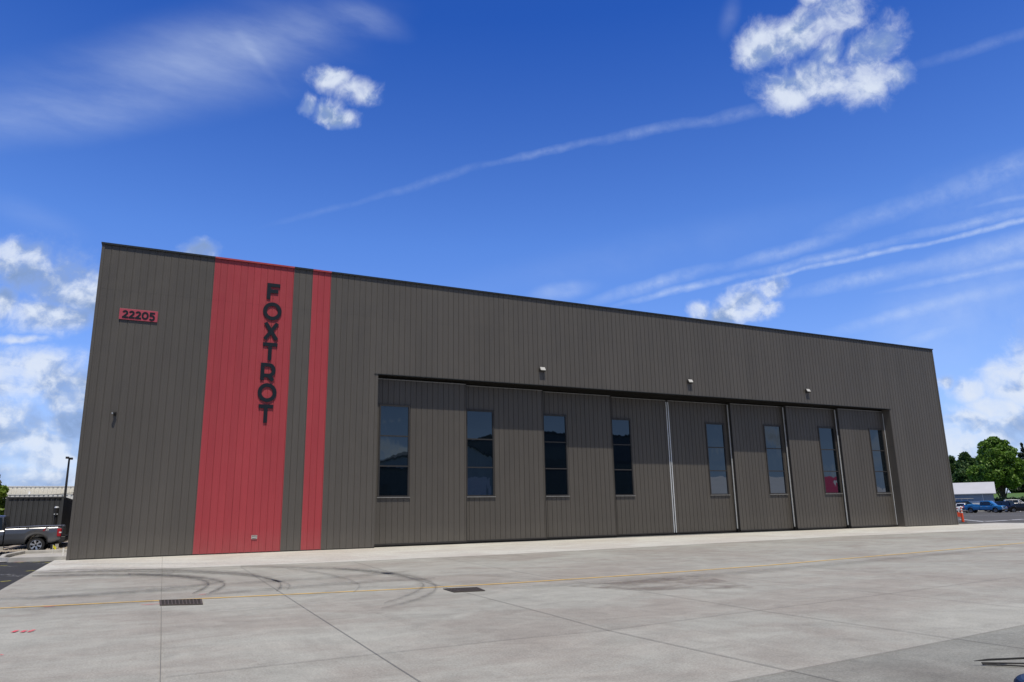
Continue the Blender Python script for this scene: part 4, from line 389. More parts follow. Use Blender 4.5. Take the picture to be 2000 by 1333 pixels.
for i, (pts, a) in enumerate(SKIDS):
    m = decal('tyre mark %d' % i, (.05,.048,.046), a*.08, a*.52, (1.6,1.6,1)); m2 = decal('rubber haze %d' % i, (.06,.058,.055), a*.0, a*.30, (1.1,1.1,1))
    for q, zz, mm in ((pts[0], .0115, m), (pts[1], .0107, m2)):
        vs = []
        for x0, y0, x1, y1 in q: vs += [(x0, y0, zz+.0016*i), (x1, y1, zz+.0016*i)]
        struct(MB().add(vs, [(2*k, 2*k+1, 2*k+3, 2*k+2) for k in range(len(q)-1)]).build('tyre_mark', mm))
struct(MB().add([(10.7,-21.5,.0085),(13.7,-21.1,.0085),(14.6,-21.3,.0085),(13.6,-24.2,.0085),(11.3,-23.1,.0085)], [(0,4,3,2,1)]).build('damp_stain', decal('damp stain', (.22,.18,.15), -.15, .55, (.3,.5,1))))
rb = MB()
for a, b in REDP:
    for k in (0,): ribbon([a, ((a[0]+b[0])/2, (a[1]+b[1])/2), b], .06, .0145, rb)
struct(rb.build('red_survey_marks', M['redpaint']))
yb = MB(); wb = MB()
for x, y in YEL: ribbon([(x-.12,y-.1),(x+.1,y+.06)], .10, -.018, yb)
for i, (x, y) in enumerate(SCR):
    ribbon([(x-.22,y),(x-.08,y+.2),(x+.05,y-.1),(x+.2,y+.15)], .04, -.016, wb)
struct(yb.build('yellow_survey_marks', M['ypaint'])); struct(wb.build('white_survey_marks', M['wpaint']))
# old light scuffs on the strip near the wall
sb = MB(); rnd = random.Random(5)
for i in range(26):
    x = rnd.uniform(3.5, 15); y = rnd.uniform(-7.5, -.8); l = rnd.uniform(.3, 1.1); ribbon([(x,y),(x+.12*l,y-l)], .05, .0085, sb)
struct(sb.build('pale_scuffs', decal('pale scuff', (.8,.78,.74), -.2, .5)))
# white parking bay lines on the far asphalt
pb = MB()
ribbon([(68.6,4.2),(79.0,6.7)], .3, -.02, pb); ribbon([(68.6,4.2),(79,13)], .22, -.02, pb); ribbon([(64.4,3.8),(66.6,-3)], .12, -.02, pb); ribbon([(72,7),(82,3)], .3, -.02, pb); ribbon([(95,40),(110,-10)], .2, -.02, pb)
struct(pb.build('parking_lines', M['white']))

# drain grates
def grate(name, q, label, nx=10, ny=4):
    t = thing(name, label, 'drain grate', (q[0][0], q[0][1], .012), 0, 'drain grates in the apron')
    P = [Vector((a-q[0][0], b-q[0][1], 0)) for a, b in q]
    def uv(u, v): return (P[0]*(1-u)+P[1]*u)*(1-v)+(P[3]*(1-u)+P[2]*u)*v
    def bar(u0, v0, u1, v1, mb, z1=.008, z0=-.004):
        c = [uv(u0,v0), uv(u1,v0), uv(u1,v1), uv(u0,v1)]
        mb.add([(*p.xy, z0) for p in c]+[(*p.xy, z1) for p in c], [(4,5,6,7),(0,1,5,4),(1,2,6,5),(2,3,7,6),(3,0,4,7)])
    fr = MB(); bar(-.04,-.05,1.04,.02,fr); bar(-.04,.98,1.04,1.05,fr); bar(-.04,.02,.01,.98,fr); bar(.99,.02,1.04,.98,fr); fr.build('frame', M['iron'], t)
    pt = MB(); c = [uv(0,0),uv(1,0),uv(1,1),uv(0,1)]; pt.add([(*p.xy,-.0035) for p in c], [(0,1,2,3)]); pt.build('drain_pit', M['pit'], t)
    g = MB()
    for i in range(1, nx): bar(i/nx-.014, .02, i/nx+.014, .98, g, .006)
    for j in range(1, ny): bar(.01, j/ny-.03, .99, j/ny+.03, g, .004)
    g.build('grating', M['iron'], t); return t
grate('drain_grate', [(2.82,-18.98),(3.52,-19.24),(3.47,-20.15),(2.80,-19.85)], 'black iron drain grate beside the long slab joint, nearer the left corner', 11, 4)
grate('drain_grate', [(8.28,-20.42),(8.95,-20.58),(8.82,-21.24),(8.22,-21.12)], 'black iron drain grate in the middle of the apron, right of the tyre marks', 11, 4)

# ================================================================ HANGAR
W_, H_, DEP = 58.31, 13.66, 46.0
OX0, OX1, OZ = 12.79, 52.156, 8.574
PIT, PH = .3066, 4.70
hangar = thing('hangar', 'large dark bronze metal hangar with red stripes and sliding doors', 'hangar')
def ribs(x0, x1, y, z0, z1, mb, pit=PIT, ph=PH, top=True):
    """vertical ribbed sheet facing -y, profile repeated every pit"""
    prof = [(0,0),(.075,0),(.083,.003),(.095,.003),(.103,0),(.16,0),(.168,.003),(.18,.003),(.188,0),(.260,0),(.262,.022),(.275,.022),(.278,-.010),(.300,-.010),(.3025,0)]
    k0 = math.floor((x0-ph)/pit)-1; pts = []
    k = k0
    while ph+k*pit < x1+.5:
        for a, b in prof: pts.append((ph+k*pit+a*pit/.3066, b))
        k += 1
    def yat(x):
        for i in range(len(pts)-1):
            if pts[i][0] <= x <= pts[i+1][0]:
                t = (x-pts[i][0])/max(1e-9, pts[i+1][0]-pts[i][0]); return pts[i][1]*(1-t)+pts[i+1][1]*t
        return 0
    pp = [(x0, yat(x0))]+[p for p in pts if x0+1e-4 < p[0] < x1-1e-4]+[(x1, yat(x1))]
    vs = []; fs = []; n = len(pp)
    for a, b in pp: vs += [(a, y+b, z0), (a, y+b, z1)]
    for i in range(n-1): fs.append((2*i, 2*i+2, 2*i+3, 2*i+1))
    mb.add(vs, fs)
    if top:   # closing lips so that the sheet has thickness
        for zz in (z0, z1):
            vs = [(a, y+b, zz) for a, b in pp]+[(x1, y+.04, zz), (x0, y+.04, zz)]; mb.add(vs, [tuple(range(len(vs)))])
R1, R2 = (4.70, 4.70+12*PIT), (4.70+15*PIT, 4.70+18*PIT)
ZJ = 11.55
mb = MB()
for a, b in ((0, R1[0]), (R1[1], R2[0]), (R2[1], OX0)):
    ribs(a, b, 0, .02, ZJ, mb); ribs(a, b, -.0025, ZJ, H_-.05, mb)
ribs(OX1, W_, 0, .02, ZJ, mb); ribs(OX1, W_, -.0025, ZJ, H_-.05, mb)
ribs(OX0, OX1, 0, OZ, ZJ, mb); ribs(OX0, OX1, -.0025, ZJ, H_-.05, mb)
mb.box(0, OX0, .045, .3, 0, H_-.06); mb.box(OX1, W_, .045, .3, 0, H_-.06); mb.box(OX0, OX1, .045, .3, OZ+.01, H_-.06)
mb.build('front_wall', M['clad'], hangar, fixn=False)
for (a, b), lab in ((R1, 'wide red cladding stripe carrying the name'), (R2, 'narrow red cladding stripe')):
    mb = MB(); ribs(a, b, -.003, .02, ZJ, mb); ribs(a, b, -.0055, ZJ, H_-.05, mb)
    o = mb.build('wall_stripe', M['red'], hangar, fixn=False); o['label'] = lab
mb = MB(); mb.box(0, .04, .3, DEP, 0, H_-.35); mb.box(W_-.04, W_, .3, DEP, 0, H_-.35); mb.box(0, W_, DEP, DEP+.04, 0, H_-.35)
mb.build('outer_wall', M['clad'], hangar)
MB().box(.05, W_-.05, .3, DEP, H_-.75, H_-.6).build('roof', M['roof'], hangar)
# corner trims and parapet flashing
for a, b in ((-.03, .09), (W_-.09, W_+.03)): MB().box(a, b, -.035, .12, .01, H_-.04).build('corner_trim', M['clad'], hangar)
def flash(a, b, m, lab=None):
    mb = MB(); mb.prism([(-.085, H_-.065), (-.085, H_+.015), (.32, H_+.04), (.32, H_-.02), (-.065, H_-.02), (-.065, H_-.065)], a, b, 'x')
    o = mb.build('parapet_flashing', m, hangar)
    if lab: o['label'] = lab
flash(-.06, R1[0], M['flash']); flash(R1[0], R1[1], M['redflash'], 'red parapet flashing'); flash(R1[1], R2[0], M['flash']); flash(R2[0], R2[1], M['redflash'], 'red parapet flashing'); flash(R2[1], W_+.06, M['flash'])
# base trim along the slab
for a, b in ((0, OX0), (OX1, W_)): MB().box(a, b, -.012, .044, .0, .045).build('base_trim', M['black'], hangar)
# door opening: soffit, jambs, tracks
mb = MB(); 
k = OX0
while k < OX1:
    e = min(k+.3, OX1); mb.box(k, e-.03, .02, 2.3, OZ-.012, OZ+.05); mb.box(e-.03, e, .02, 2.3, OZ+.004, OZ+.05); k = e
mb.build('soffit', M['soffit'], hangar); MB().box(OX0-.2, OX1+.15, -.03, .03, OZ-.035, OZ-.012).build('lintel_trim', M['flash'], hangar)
MB().box(OX0-.05, OX0+.004, .002, 2.3, 0, OZ-.02).build('jamb', M['clad'], hangar)
mb = MB(); mb.box(OX1-.005, OX1+.04, .002, 2.3, 0, OZ-.02)
for zz in (2.9, 5.8): mb.box(OX1-.012, OX1-.007, .03, 2.25, zz, zz+.02)
mb.build('jamb', M['clad'], hangar)
DD = [.6, .95, 1.3, 1.65, 1.65, 1.3, .95, .6]
LX = [(12.90,17.93), (17.60,22.93), (22.60,27.91), (27.60,32.47), (32.55,37.75), (37.58,42.60), (42.38,47.45), (47.20,52.10)]
WX = [(13.13,14.66), (18.10,19.67), (23.08,24.60), (27.95,29.49), (35.66,37.14), (40.53,42.02), (45.44,46.98), (50.37,51.76)]
WZ0, WZ1 = 2.44, 7.02
for d in sorted(set(DD)):
    MB().box(OX0, OX1, d+.08, d+.20, OZ-.075, OZ-.014).build('door_track', M['soffit'], hangar); MB().box(OX0, OX1, d+.10, d+.13, .0, .012).build('floor_rail', M['greym'], hangar)
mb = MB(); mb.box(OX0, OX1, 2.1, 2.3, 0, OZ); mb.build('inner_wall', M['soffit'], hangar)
for i, (d, (x0, x1), (w0, w1)) in enumerate(zip(DD, LX, WX)):
    z0, z1 = .09, OZ-.10
    mb = MB(); z1r = OZ-.17
    ribs(x0, w0, d, z0+.06, z1r, mb, PIT, x0+.05); ribs(w1, x1, d, z0+.06, z1r, mb, PIT, x0+.05)
    ribs(w0, w1, d, z0+.06, WZ0, mb, PIT, x0+.05); ribs(w0, w1, d, WZ1, z1r, mb, PIT, x0+.05)
    for a, b, c, e in ((x0, w0, z0, z1), (w1, x1, z0, z1), (w0, w1, z0, WZ0), (w0, w1, WZ1, z1)): mb.box(a, b, d+.045, d+.27, c, e)
    leaf = mb.build('door_leaf', M['door'], hangar, fixn=False)
    tr = MB(); tr.box(x0-.004, x1+.004, d-.02, d+.05, z0-.005, z0+.07); tr.build('bottom_rail', M['trim'], leaf)
    tp = MB(); tp.box(x0+.03, x1-.03, d+.0, d+.04, OZ-.165, OZ-.125)
    tp.build('top_cap', M['greym'], leaf)
    MB().box(x0+.01, x1-.01, d+.02, d+.24, .012, z0-.006).build('bottom_seal', M['black'], leaf)
    fr = MB(); t_ = .06
    fr.box(w0-t_, w0+.02, d-.045, d+.06, WZ0-.02, WZ1+.06); fr.box(w1-.02, w1+t_, d-.045, d+.06, WZ0-.02, WZ1+.06)
    fr.box(w0-t_-.03, w1+t_+.03, d-.055, d+.06, WZ1+.06, WZ1+.10); fr.box(w0+.02, w1-.02, d-.045, d+.06, WZ1, WZ1+.06)
    fr.box(w0+.02, w1-.02, d-.045, d+.06, WZ0-.02, WZ0+.05)
    ph = (WZ1-WZ0)/3
    for k in (1, 2): fr.box(w0+.02, w1-.02, d-.035, d+.055, WZ0+ph*k-.03, WZ0+ph*k+.03)
    fr.build('window_frame', M['trim'], leaf)
    for k in range(3):
        a, b = WZ0+ph*k+(.05 if k == 0 else .03), WZ0+ph*(k+1)-(.03 if k < 2 else 0)
        p = MB().box(w0+.02, w1-.02, d+.005, d+.025, a, b).build('window_pane', M['glass'], leaf)
    MB().box(w0-.10, w1+.10, d-.085, d-.018, WZ0-.055, WZ0-.022).build('window_sill', M['greym'], leaf)
    if i in (3, 4):
        xx = x1-.07 if i == 3 else x0+.0
        MB().box(xx, xx+.055, d-.06, d-.016, .14, OZ-.25).build('edge_seal', M['galv'], leaf)
    if i > 4:
        MB().box(x0-.05, x0-.004, d+.18, d+.24, .25, OZ-.2).build('edge_seal', M['galv'], leaf)
        MB().box(x0-.004, x0+.03, d-.02, d+.27, .075, OZ-.12).build('edge_channel', M['trim'], leaf)
    if i == 7: MB().box(x1-.04, x1, d-.04, d-.016, .15, OZ-.3).build('edge_seal', M['galv'], leaf)
    if i < 3: MB().box(x1-.02, x1+.004, d-.03, d+.27, .075, OZ-.12).build('edge_channel', M['trim'], leaf)

# ---------------------------------------------------------------- name letters
def stroke_poly(mb, pts, w, y0, y1, dy=0., closed=False):
    pts = [Vector(p) for p in pts]; n = len(pts); L = []; Rr = []
    for i, p in enumerate(pts):
        a = pts[(i-1) % n] if (closed or i) else None; b = pts[(i+1) % n] if (closed or i < n-1) else None
        d1 = (p-a).normalized() if a is not None else None; d2 = (b-p).normalized() if b is not None else None
        if d1 is None: d1 = d2
        if d2 is None: d2 = d1
        t = (d1+d2).normalized(); nn = Vector((-t.y, t.x)); c = max(.35, nn.dot(Vector((-d1.y, d1.x))))
        L.append(p+nn*w/2/c); Rr.append(p-nn*w/2/c)
    vs = []; fs = []
    for a, b in zip(L, Rr): vs += [(a.x, y0+dy, a.y), (b.x, y0+dy, b.y), (b.x, y1, b.y), (a.x, y1, a.y)]
    m = n if closed else n-1
    for i in range(m):
        j = (i+1) % n
        for k in range(4): fs.append((4*i+k, 4*j+k, 4*j+(k+1)%4, 4*i+(k+1)%4))
    if not closed: fs += [(0,1,2,3), (4*n-1,4*n-2,4*n-3,4*n-4)]
    mb.add(vs, fs)
def arc(cx, cy, rx, ry, a0, a1, n=20): return [(cx+rx*math.cos(math.radians(a0+(a1-a0)*k/n)), cy+ry*math.sin(math.radians(a0+(a1-a0)*k/n))) for k in range(n+1)]
def glyph(mb, ch, x, z, w, h, t, y0, y1):
    def S_(pts, dy=0., closed=False): stroke_poly(mb, [(x+px, z+pz) for px, pz in pts], t, y0, y1, dy, closed)
    e = t/2
    if ch == 'F': S_([(e,0),(e,h-.001)]); S_([(0,h-e),(w,h-e)], -.002); S_([(e,h*.50),(w*.88,h*.50)], -.001)
    if ch == 'O': S_(arc(w/2, h/2, w/2-e, h/2-e, 0, 354, 59), 0, True)
    if ch == 'X': S_([(e*1.1,0),(w-e*1.1,h)]); S_([(e*1.1,h),(w-e*1.1,0)], -.002)
    if ch == 'T': S_([(w/2,0),(w/2,h-.001)]); S_([(0,h-e),(w,h-e)], -.002)
    if ch == 'R':
        S_([(e,0),(e,h)]); r = h*.31
        S_([(e,h-e),(w*.55,h-e)]+arc(w*.55, h-e-(r-.0), w*.45-e, r, 85, -85, 12)+[(w*.55,h-e-2*r),(e,h-e-2*r)], -.002)
        S_([(w*.48,h-e-2*r+.02),(w-e*1.1,0)], -.004)
    if ch == '2': S_(arc(w*.47, h*.68, w*.47-e, h*.32-e, 165, -38, 14)+[(e*1.1,e)]); S_([(0,e),(w,e)], -.002)
    if ch == '5': S_([(w*.95,h-e),(w*.14+e,h-e)]); S_([(w*.12+e,h-.001),(w*.07+e,h*.50)], -.001); S_([(w*.08,h*.545),(w*.5,h*.56)]+arc(w*.5, h*.56-(h*.28-e*.1)+.0, w*.5-e, h*.28-e*.1, 80, -150, 16), -.002)
    if ch == '0': S_(arc(w/2, h/2, w/2-e, h/2-e, 0, 352, 44), 0, True)
name = thing('wall_lettering', 'navy raised letters reading FOXTROT down the wide red stripe', 'sign', (0,0,0))
for ch, x0, x1, z0, z1 in [('F',7.13,7.74,11.88,12.68),('O',7.00,7.87,10.83,11.72),('X',7.06,7.80,9.87,10.69),('T',7.09,7.76,8.86,9.71),('R',7.05,7.74,7.88,8.71),('O',6.98,7.84,6.84,7.74),('T',7.06,7.72,5.86,6.72)]:
    mb = MB(); glyph(mb, ch, x0, z0, x1-x0, z1-z0, .175, -.054, -.024); o = mb.build('letter', M['navy'], name)
    px = x0+(x1-x0)*.5
    for zz in (z0+.05, z1-.12): MB().box(px-.012, px+.012, -.03, .0, zz, zz+.03).build('standoff', M['black'], o)
sg = thing('number_sign', 'red rectangular sign with navy number 22205 high on the left wall', 'sign', (0,0,0))
bevel(MB().box(.93, 2.47, -.056, -.026, 10.22, 10.72).build('sign_board', M['signred'], sg), .006)
for px in (1.2, 2.2): MB().box(px-.02, px+.02, -.026, -.0, 10.25, 10.7).build('bracket', M['black'], sg)
x = 1.05
for ch, w in (('2',.245),('2',.245),('2',.245),('0',.285),('5',.245)):
    mb = MB(); glyph(mb, ch, x, 10.29, w, .355, .074, -.070, -.056); mb.build('digit', M['navy'], sg); x += w+.012

pl = thing('wall_placard', 'small white framed placard low on the wide red stripe', 'placard', (0,0,0))
MB().box(7.10, 7.33, -.035, -.017, .62, .765).build('plate', M['black'], pl)
fr = MB()
for a in ((7.095,7.335,.755,.768),(7.095,7.335,.612,.625),(7.095,7.107,.625,.755),(7.323,7.335,.625,.755)): fr.box(a[0], a[1], -.042, -.036, a[2], a[3])
fr.build('frame', M['white'], pl); MB().box(7.12, 7.31, -.040, -.0355, .672, .708).build('printed_band', M['white'], pl)

# security camera on the left wall
sc = thing('security_camera', 'small black bullet camera on the dark left wall below the number sign', 'camera', (1.17, -.02, 6.02))
MB().box(-.06,.06,-.03,.0,-.08,.08).build('mount', M['black'], sc)
MB().tube([(0,-.02,-.02),(-.01,-.08,-.02)], .022).build('arm', M['black'], sc)
o = MB().tube([(.03,-.06,.04),(-.09,-.20,.0)], .05, 12).build('camera_body', M['black'], sc, True)
MB().tube([(-.09,-.202,-.0),(-.093,-.210,-.002)], .04, 12).build('lens_glass', M['galv'], o)

def floodlight(loc, label):
    t = thing('floodlight', label, 'floodlight', loc, 0, 'wall floodlights above the hangar doors')
    MB().box(-.16,.16,-.035,.0,-.12,.10).build('back_plate', M['trim'], t)
    h = MB().prism([(-.03,.13),(-.09,.14),(-.20,-.055),(-.18,-.09),(-.03,-.11)], -.18, .18, 'x').build('housing', M['trim'], t); bevel(h, .01)
    MB().add([(-.155,-.097,.142),(.155,-.097,.142),(.155,-.203,-.046),(-.155,-.203,-.046),(-.155,-.090,.138),(.155,-.090,.138),(.155,-.196,-.050),(-.155,-.196,-.050)], [(0,1,2,3),(7,6,5,4),(0,4,5,1),(1,5,6,2),(2,6,7,3),(3,7,4,0)]).build('top_panel', M['lens'], h)
    return t
fl = floodlight((22.36,-.015,9.44), 'wall floodlight with bright top, leftmost of the three above the doors')
copy_tree(fl, (33.1,-.015,9.42), 0, 'wall floodlight with bright top, middle one of the three above the doors')
copy_tree(fl, (43.6,-.015,9.42), 0, 'wall floodlight with bright top, rightmost of the three above the doors')

# ================================================================ KERB ISLAND, GRAVEL (left)
def kerb(pts, name='kerb'):
    mb = MB(); P = [Vector((*p, 0)) for p in pts]; loops = []
    for i, p in enumerate(P):
        d1 = (p-P[i-1]).normalized() if i else (P[1]-P[0]).normalized(); d2 = (P[i+1]-p).normalized() if i < len(P)-1 else d1
        t = (d1+d2).normalized(); n = Vector((-t.y, t.x, 0)); n /= max(.5, n.dot(Vector((-d1.y, d1.x, 0))))
        loops.append([p-n*.10+Vector((0,0,-.05)), p-n*.085+Vector((0,0,.12)), p-n*.06+Vector((0,0,.145)), p+n*.09+Vector((0,0,.145)), p+n*.10+Vector((0,0,-.05))])
    mb.loft(loops); return mb.build(name, M['kerb'])
struct(kerb([(-.02,.62),(-2.05,1.15),(-2.45,1.75),(-2.75,5.2),(-2.45,9.2),(-.1,9.0)]))
struct(MB().add([(-2.6,1.2,-.004),(-.03,.75,-.004),(-.03,9,-.004),(-2.5,9,-.004)], [(0,1,2,3)]).build('island_ground', M['kerb']))
struct(MB().add([(-60,10.9,-.012),(-.03,10.9,-.012),(-.03,60,-.012),(-60,60,-.012)], [(0,1,2,3)]).build('gravel_ground', M['gravel']))
rnd = random.Random(3); mb = MB()
for i in range(1700):
    x, y = rnd.uniform(-7, -.1), rnd.uniform(10.9, 16); r = rnd.uniform(.02, .05); a = rnd.uniform(0, PI)
    vs = [(x+r*math.cos(a+k*PI/2)*rnd.uniform(.7,1.3), y+r*math.sin(a+k*PI/2)*rnd.uniform(.7,1.3), -.01) for k in range(4)]+[(x, y, r*rnd.uniform(.6,1.1))]
    mb.add(vs, [(0,1,4),(1,2,4),(2,3,4),(3,0,4)])
o = mb.build('gravel_stones', M['stone']); o['kind'] = 'stuff'; o['label'] = 'loose pale gravel beside the container'; o['category'] = 'gravel'
t = thing('marker_flag', 'small yellow marker flag on the concrete island by the wall', 'flag', (-1.15, 8.2, 0))
MB().tube([(0,0,0),(0,0,.42)], .008, 6).build('stick', M['white'], t)
mb = MB(); n = 8
mb.add([(.15*k/n, .02*math.sin(k*1.2), z+.015*math.sin(k)-.1*k/n) for k in range(n+1) for z in (.26, .40)], [(2*k, 2*k+2, 2*k+3, 2*k+1) for k in range(n)])
o = mb.build('flag', M['yflag'], t, fixn=False); sm = o.modifiers.new('s', 'SOLIDIFY'); sm.thickness = .004
t = tag(MB().box(-.03,.03,-.01,.01,0,.34).build('marker_stake', M['white']), 'short white stake on the island next to the hangar corner', 'stake'); t.location = (-.5, 5.4, -.01)

# ---------------------------------------------------------------- shipping container and standpipe
cn = thing('storage_container', 'dark grey corrugated storage container behind the silver pickup', 'container', (-4.32, 15.9, 0))
cw, cdp, ch0, ch1 = 2.88, 12.19, .25, 2.97
def corr(n, L, depth):
    pts = []; p = L/n
    for k in range(n): pts += [(k*p, 0), (k*p+p*.62, 0), (k*p+p*.70, depth), (k*p+p*.92, depth)]
    return pts+[(L, 0)]
mb = MB()
pp = corr(10, cw-.24, .045)
mb.add([(.12+a, b+.02, z) for a, b in pp for z in (ch0+.14, ch1-.1)], [(2*i, 2*i+2, 2*i+3, 2*i+1) for i in range(len(pp)-1)])
pp = corr(42, cdp-.24, .045)
mb.add([(cw-.02-b, .12+a, z) for a, b in pp for z in (ch0+.14, ch1-.1)], [(2*i, 2*i+2, 2*i+3, 2*i+1) for i in range(len(pp)-1)])
mb.box(.0, .03, .1, cdp, ch0+.1, ch1-.08); mb.box(.1, cw-.1, cdp-.03, cdp, ch0+.1, ch1-.08)
mb.build('corrugated_wall', M['boxm'], cn, fixn=False)
mb = MB()
for x in (0, cw-.12):
    for y in (0, cdp-.12): mb.box(x, x+.12, y, y+.12, ch0, ch1)
mb.box(.12, cw-.12, 0, .08, ch1-.1, ch1-.01); mb.box(.12, cw-.12, 0, .08, ch0, ch0+.14)
mb.box(cw-.08, cw, .12, cdp-.12, ch1-.1, ch1-.01); mb.box(cw-.08, cw, .12, cdp-.12, ch0, ch0+.14)
bevel(mb.build('frame', M['boxm'], cn), .012)
MB().box(.05, cw-.05, .05, cdp-.05, ch1-.06, ch1-.03).build('roof', M['boxm'], cn)
for k in range(10): MB().box(.14+k*.264, .28+k*.264, -.012, .02, ch1-.17, ch1-.115).build('roof_bracket', M['black'], cn)
for x in (0, cw-.18):
    for y in (.0, cdp-.2): MB().box(x, x+.18, y, y+.2, 0, ch0).build('support_block', M['kerb'], cn)
t = thing('standpipe', 'black standpipe with pale cap in front of the storage container', 'standpipe', (-1.62, 14.1, 0))
MB().tube([(0,0,0),(0,0,1.9)], .085, 14).build('pipe', M['black'], t, True)
o = MB().tube([(0,0,1.84),(0,0,2.28)], .12, 14).build('head', M['black'], t, True)
MB().tube([(0,0,2.28),(0,0,2.36)], [.12,.09], 14).build('cap', M['galv'], t, True)
for s in (-1, 1): MB().tube([(s*.06,-.10,1.93),(s*.07,-.17,1.93)], .035, 10).build('valve', M['galv'], t, True)

# ---------------------------------------------------------------- lamp post, far building, cable
t = thing('street_lamp', 'tall dark lamp post with two box heads behind the container', 'street lamp', (-3.68, 49.0, 0))
MB().tube([(0,0,0),(0,0,7.55)], [.15,.085], 12).build('pole', M['trim'], t, True)
MB().tube([(0,0,0),(0,0,.6)], .28, 14).build('base', M['kerb'], t, True)
for s in (-1, 1):
    a = MB().tube([(0,0,7.45),(s*.10,s*.1,7.5)], .04, 8).build('arm', M['trim'], t)
    h = MB().box(s*.15-.15, s*.15+.15, -.2+s*.2, .2+s*.2, 7.46-(.06 if s > 0 else 0), 7.66-(.06 if s > 0 else 0)).build('lamp_head', M['trim'], a); bevel(h, .02)
fb = thing('warehouse', 'long cream metal warehouse beyond the container on the left', 'warehouse', (-60, 103.2, 0))
mb = MB(); 
pp = corr(150, 90, .06); mb.add([(a, b, z) for a, b in pp for z in (0, 6.75)], [(2*i, 2*i+2, 2*i+3, 2*i+1) for i in range(len(pp)-1)]); mb.box(0, 90, .1, 30, 0, 6.7)
mb.build('wall', M['farw'], fb, fixn=False)
MB().box(-.3, 90.3, -.02, 30.3, 6.75, 6.87).build('roof', M['greym'], fb)
MB().box(-.3, 90.3, -.06, -.02, 6.80, 6.9).build('gutter', M['white'], fb)
lb = thing('low_annex', 'low white corrugated building in front of the cream warehouse', 'building', (-50, 92, 0))
pp = corr(120, 70, .08); mb = MB(); mb.add([(a, b, z) for a, b in pp for z in (0, 5.25)], [(2*i, 2*i+2, 2*i+3, 2*i+1) for i in range(len(pp)-1)]); mb.box(0, 70, .12, 9, 0, 5.2)
mb.build('wall', M['silver'], lb, fixn=False)
MB().prism([(-.03,5.25),(9.2,5.45),(9.2,5.52),(-.03,5.32)], -.2, 70.2, 'x').build('roof', M['white'], lb)
for px in (38.5, 45.2):
    MB().tube([(px,4,5.3),(px,4,5.85)], .12, 8).build('roof_vent', M['white'], lb)
pts = [(-14+12.5*k/20, 53.5, 4.05+.62*((k/20*2-1.05)**2)) for k in range(21)]
for nm, x, z in (('utility_pole', -14.0, 5.2), ('utility_pole', -1.4, 5.2)):
    pass
cb = tag(MB().tube(pts, .022, 5).build('overhead_cable', M['black']), 'thin dark cable sagging in front of the cream warehouse', 'cable')

# ---------------------------------------------------------------- trees
def crown_mesh(name, clusters, n, size, m, parent, seed, droop=0.):
    r = np.random.default_rng(seed); V = []; 
    vol = np.array([c[3]*c[4]*c[5] for c in clusters])**.72; cnt = (n*vol/vol.sum()).astype(int)+20
    for (cx, cy, cz, rx, ry, rz), k in zip(clusters, cnt):
        d = r.normal(size=(k,3)); d /= np.linalg.norm(d, axis=1)[:,None]; rad = r.uniform(.45,1.08,k)**.55
        c = np.array([cx,cy,cz])+d*rad[:,None]*np.array([rx,ry,rz])
        u = r.normal(size=(k,3)); u /= np.linalg.norm(u, axis=1)[:,None]
        w = np.cross(u, r.normal(size=(k,3))); w /= np.linalg.norm(w, axis=1)[:,None]
        s = (size*r.uniform(.5,1.3,k))[:,None]; u[:,2] -= droop
        V.append(np.stack([c-u*s, c+w*s*.55, c+u*s, c-w*s*.55], 1))
    V = np.concatenate(V).reshape(-1,3); N = len(V)//4
    me = bpy.data.meshes.new(name); me.from_pydata(V.tolist(), [], np.arange(N*4).reshape(N,4).tolist()); me.materials.append(m)
    o = bpy.data.objects.new(name, me); COL.objects.link(o); o.parent = parent; return o
def tree(name, label, loc, h, rad, m, seed, base=.28, lobes=14, n=5000, size=.35, group=None, trunk_r=None, squash=1.):
    r = random.Random(seed); t = thing(name, label, 'tree', loc, 0, group); cl = []
    ch = h*(1-base); trunk = MB(); tr = trunk_r or h*.025
    pts = [Vector((r.uniform(-.03,.03)*h*k/5, r.uniform(-.03,.03)*h*k/5, h*.75*k/5)) for k in range(6)]; pts[0] = Vector((0,0,-.3))
    trunk.tube(pts, [tr*(1.15-.17*k) for k in range(6)], 9)
    for k in range(lobes):
        f = (k+.5)/lobes; a = k*2.4+r.uniform(-.4,.4); zz = h*base+ch*f*.93
        env = math.sin(PI*min(1, .16+f*.82))**.7*rad; q = env*r.uniform(.35,.72)
        c = (q*math.cos(a), q*math.sin(a), zz); s = rad*r.uniform(.30,.46)*(1.1-.45*f)
        cl.append((*c, s, s, s*r.uniform(.6,.85)*squash))
        i = min(4, int(f*5)); trunk.tube([pts[i], Vector(c)*.6+pts[i]*.4+Vector((0,0,.02*h)), Vector(c)], [tr*.42, tr*.22, tr*.07], 5)
    cl.append((0,0,h*base+ch*.5, rad*.42, rad*.42, ch*.42))
    trunk.build('trunk', M['bark'], t, True); crown_mesh('crown', cl, n, size, m, t, seed); return t
def conifer(name, label, loc, h, rad, m, seed, n=4000, size=.3, group=None):
    r = random.Random(seed); t = thing(name, label, 'tree', loc, 0, group)
    MB().tube([(0,0,-.3),(0,0,h*.97)], [h*.02,.03], 8).build('trunk', M['bark'], t, True); cl = []
    L = 11
    for k in range(L):
        f = k/(L-1); z = h*(.14+.83*f); R_ = rad*(1-f)**.85+.15
        for j in range(7 if k < L-2 else 3):
            a = j*2*PI/7+k*.6+r.uniform(-.3,.3); q = R_*r.uniform(.5,.8); cl.append((q*math.cos(a), q*math.sin(a), z-.1*R_, R_*.42, R_*.42, h*.035))
    crown_mesh('crown', cl, n, size, m, t, seed, .25); return t
O2 = Vector((2.12,-35.79)); F2 = Vector((.862,.507)).normalized(); S2 = Vector((F2.y,-F2.x))
def far(px, R, z=0.):
    p = O2+F2*R+S2*((px-1925)*.00051*R); return (p.x, p.y, z)
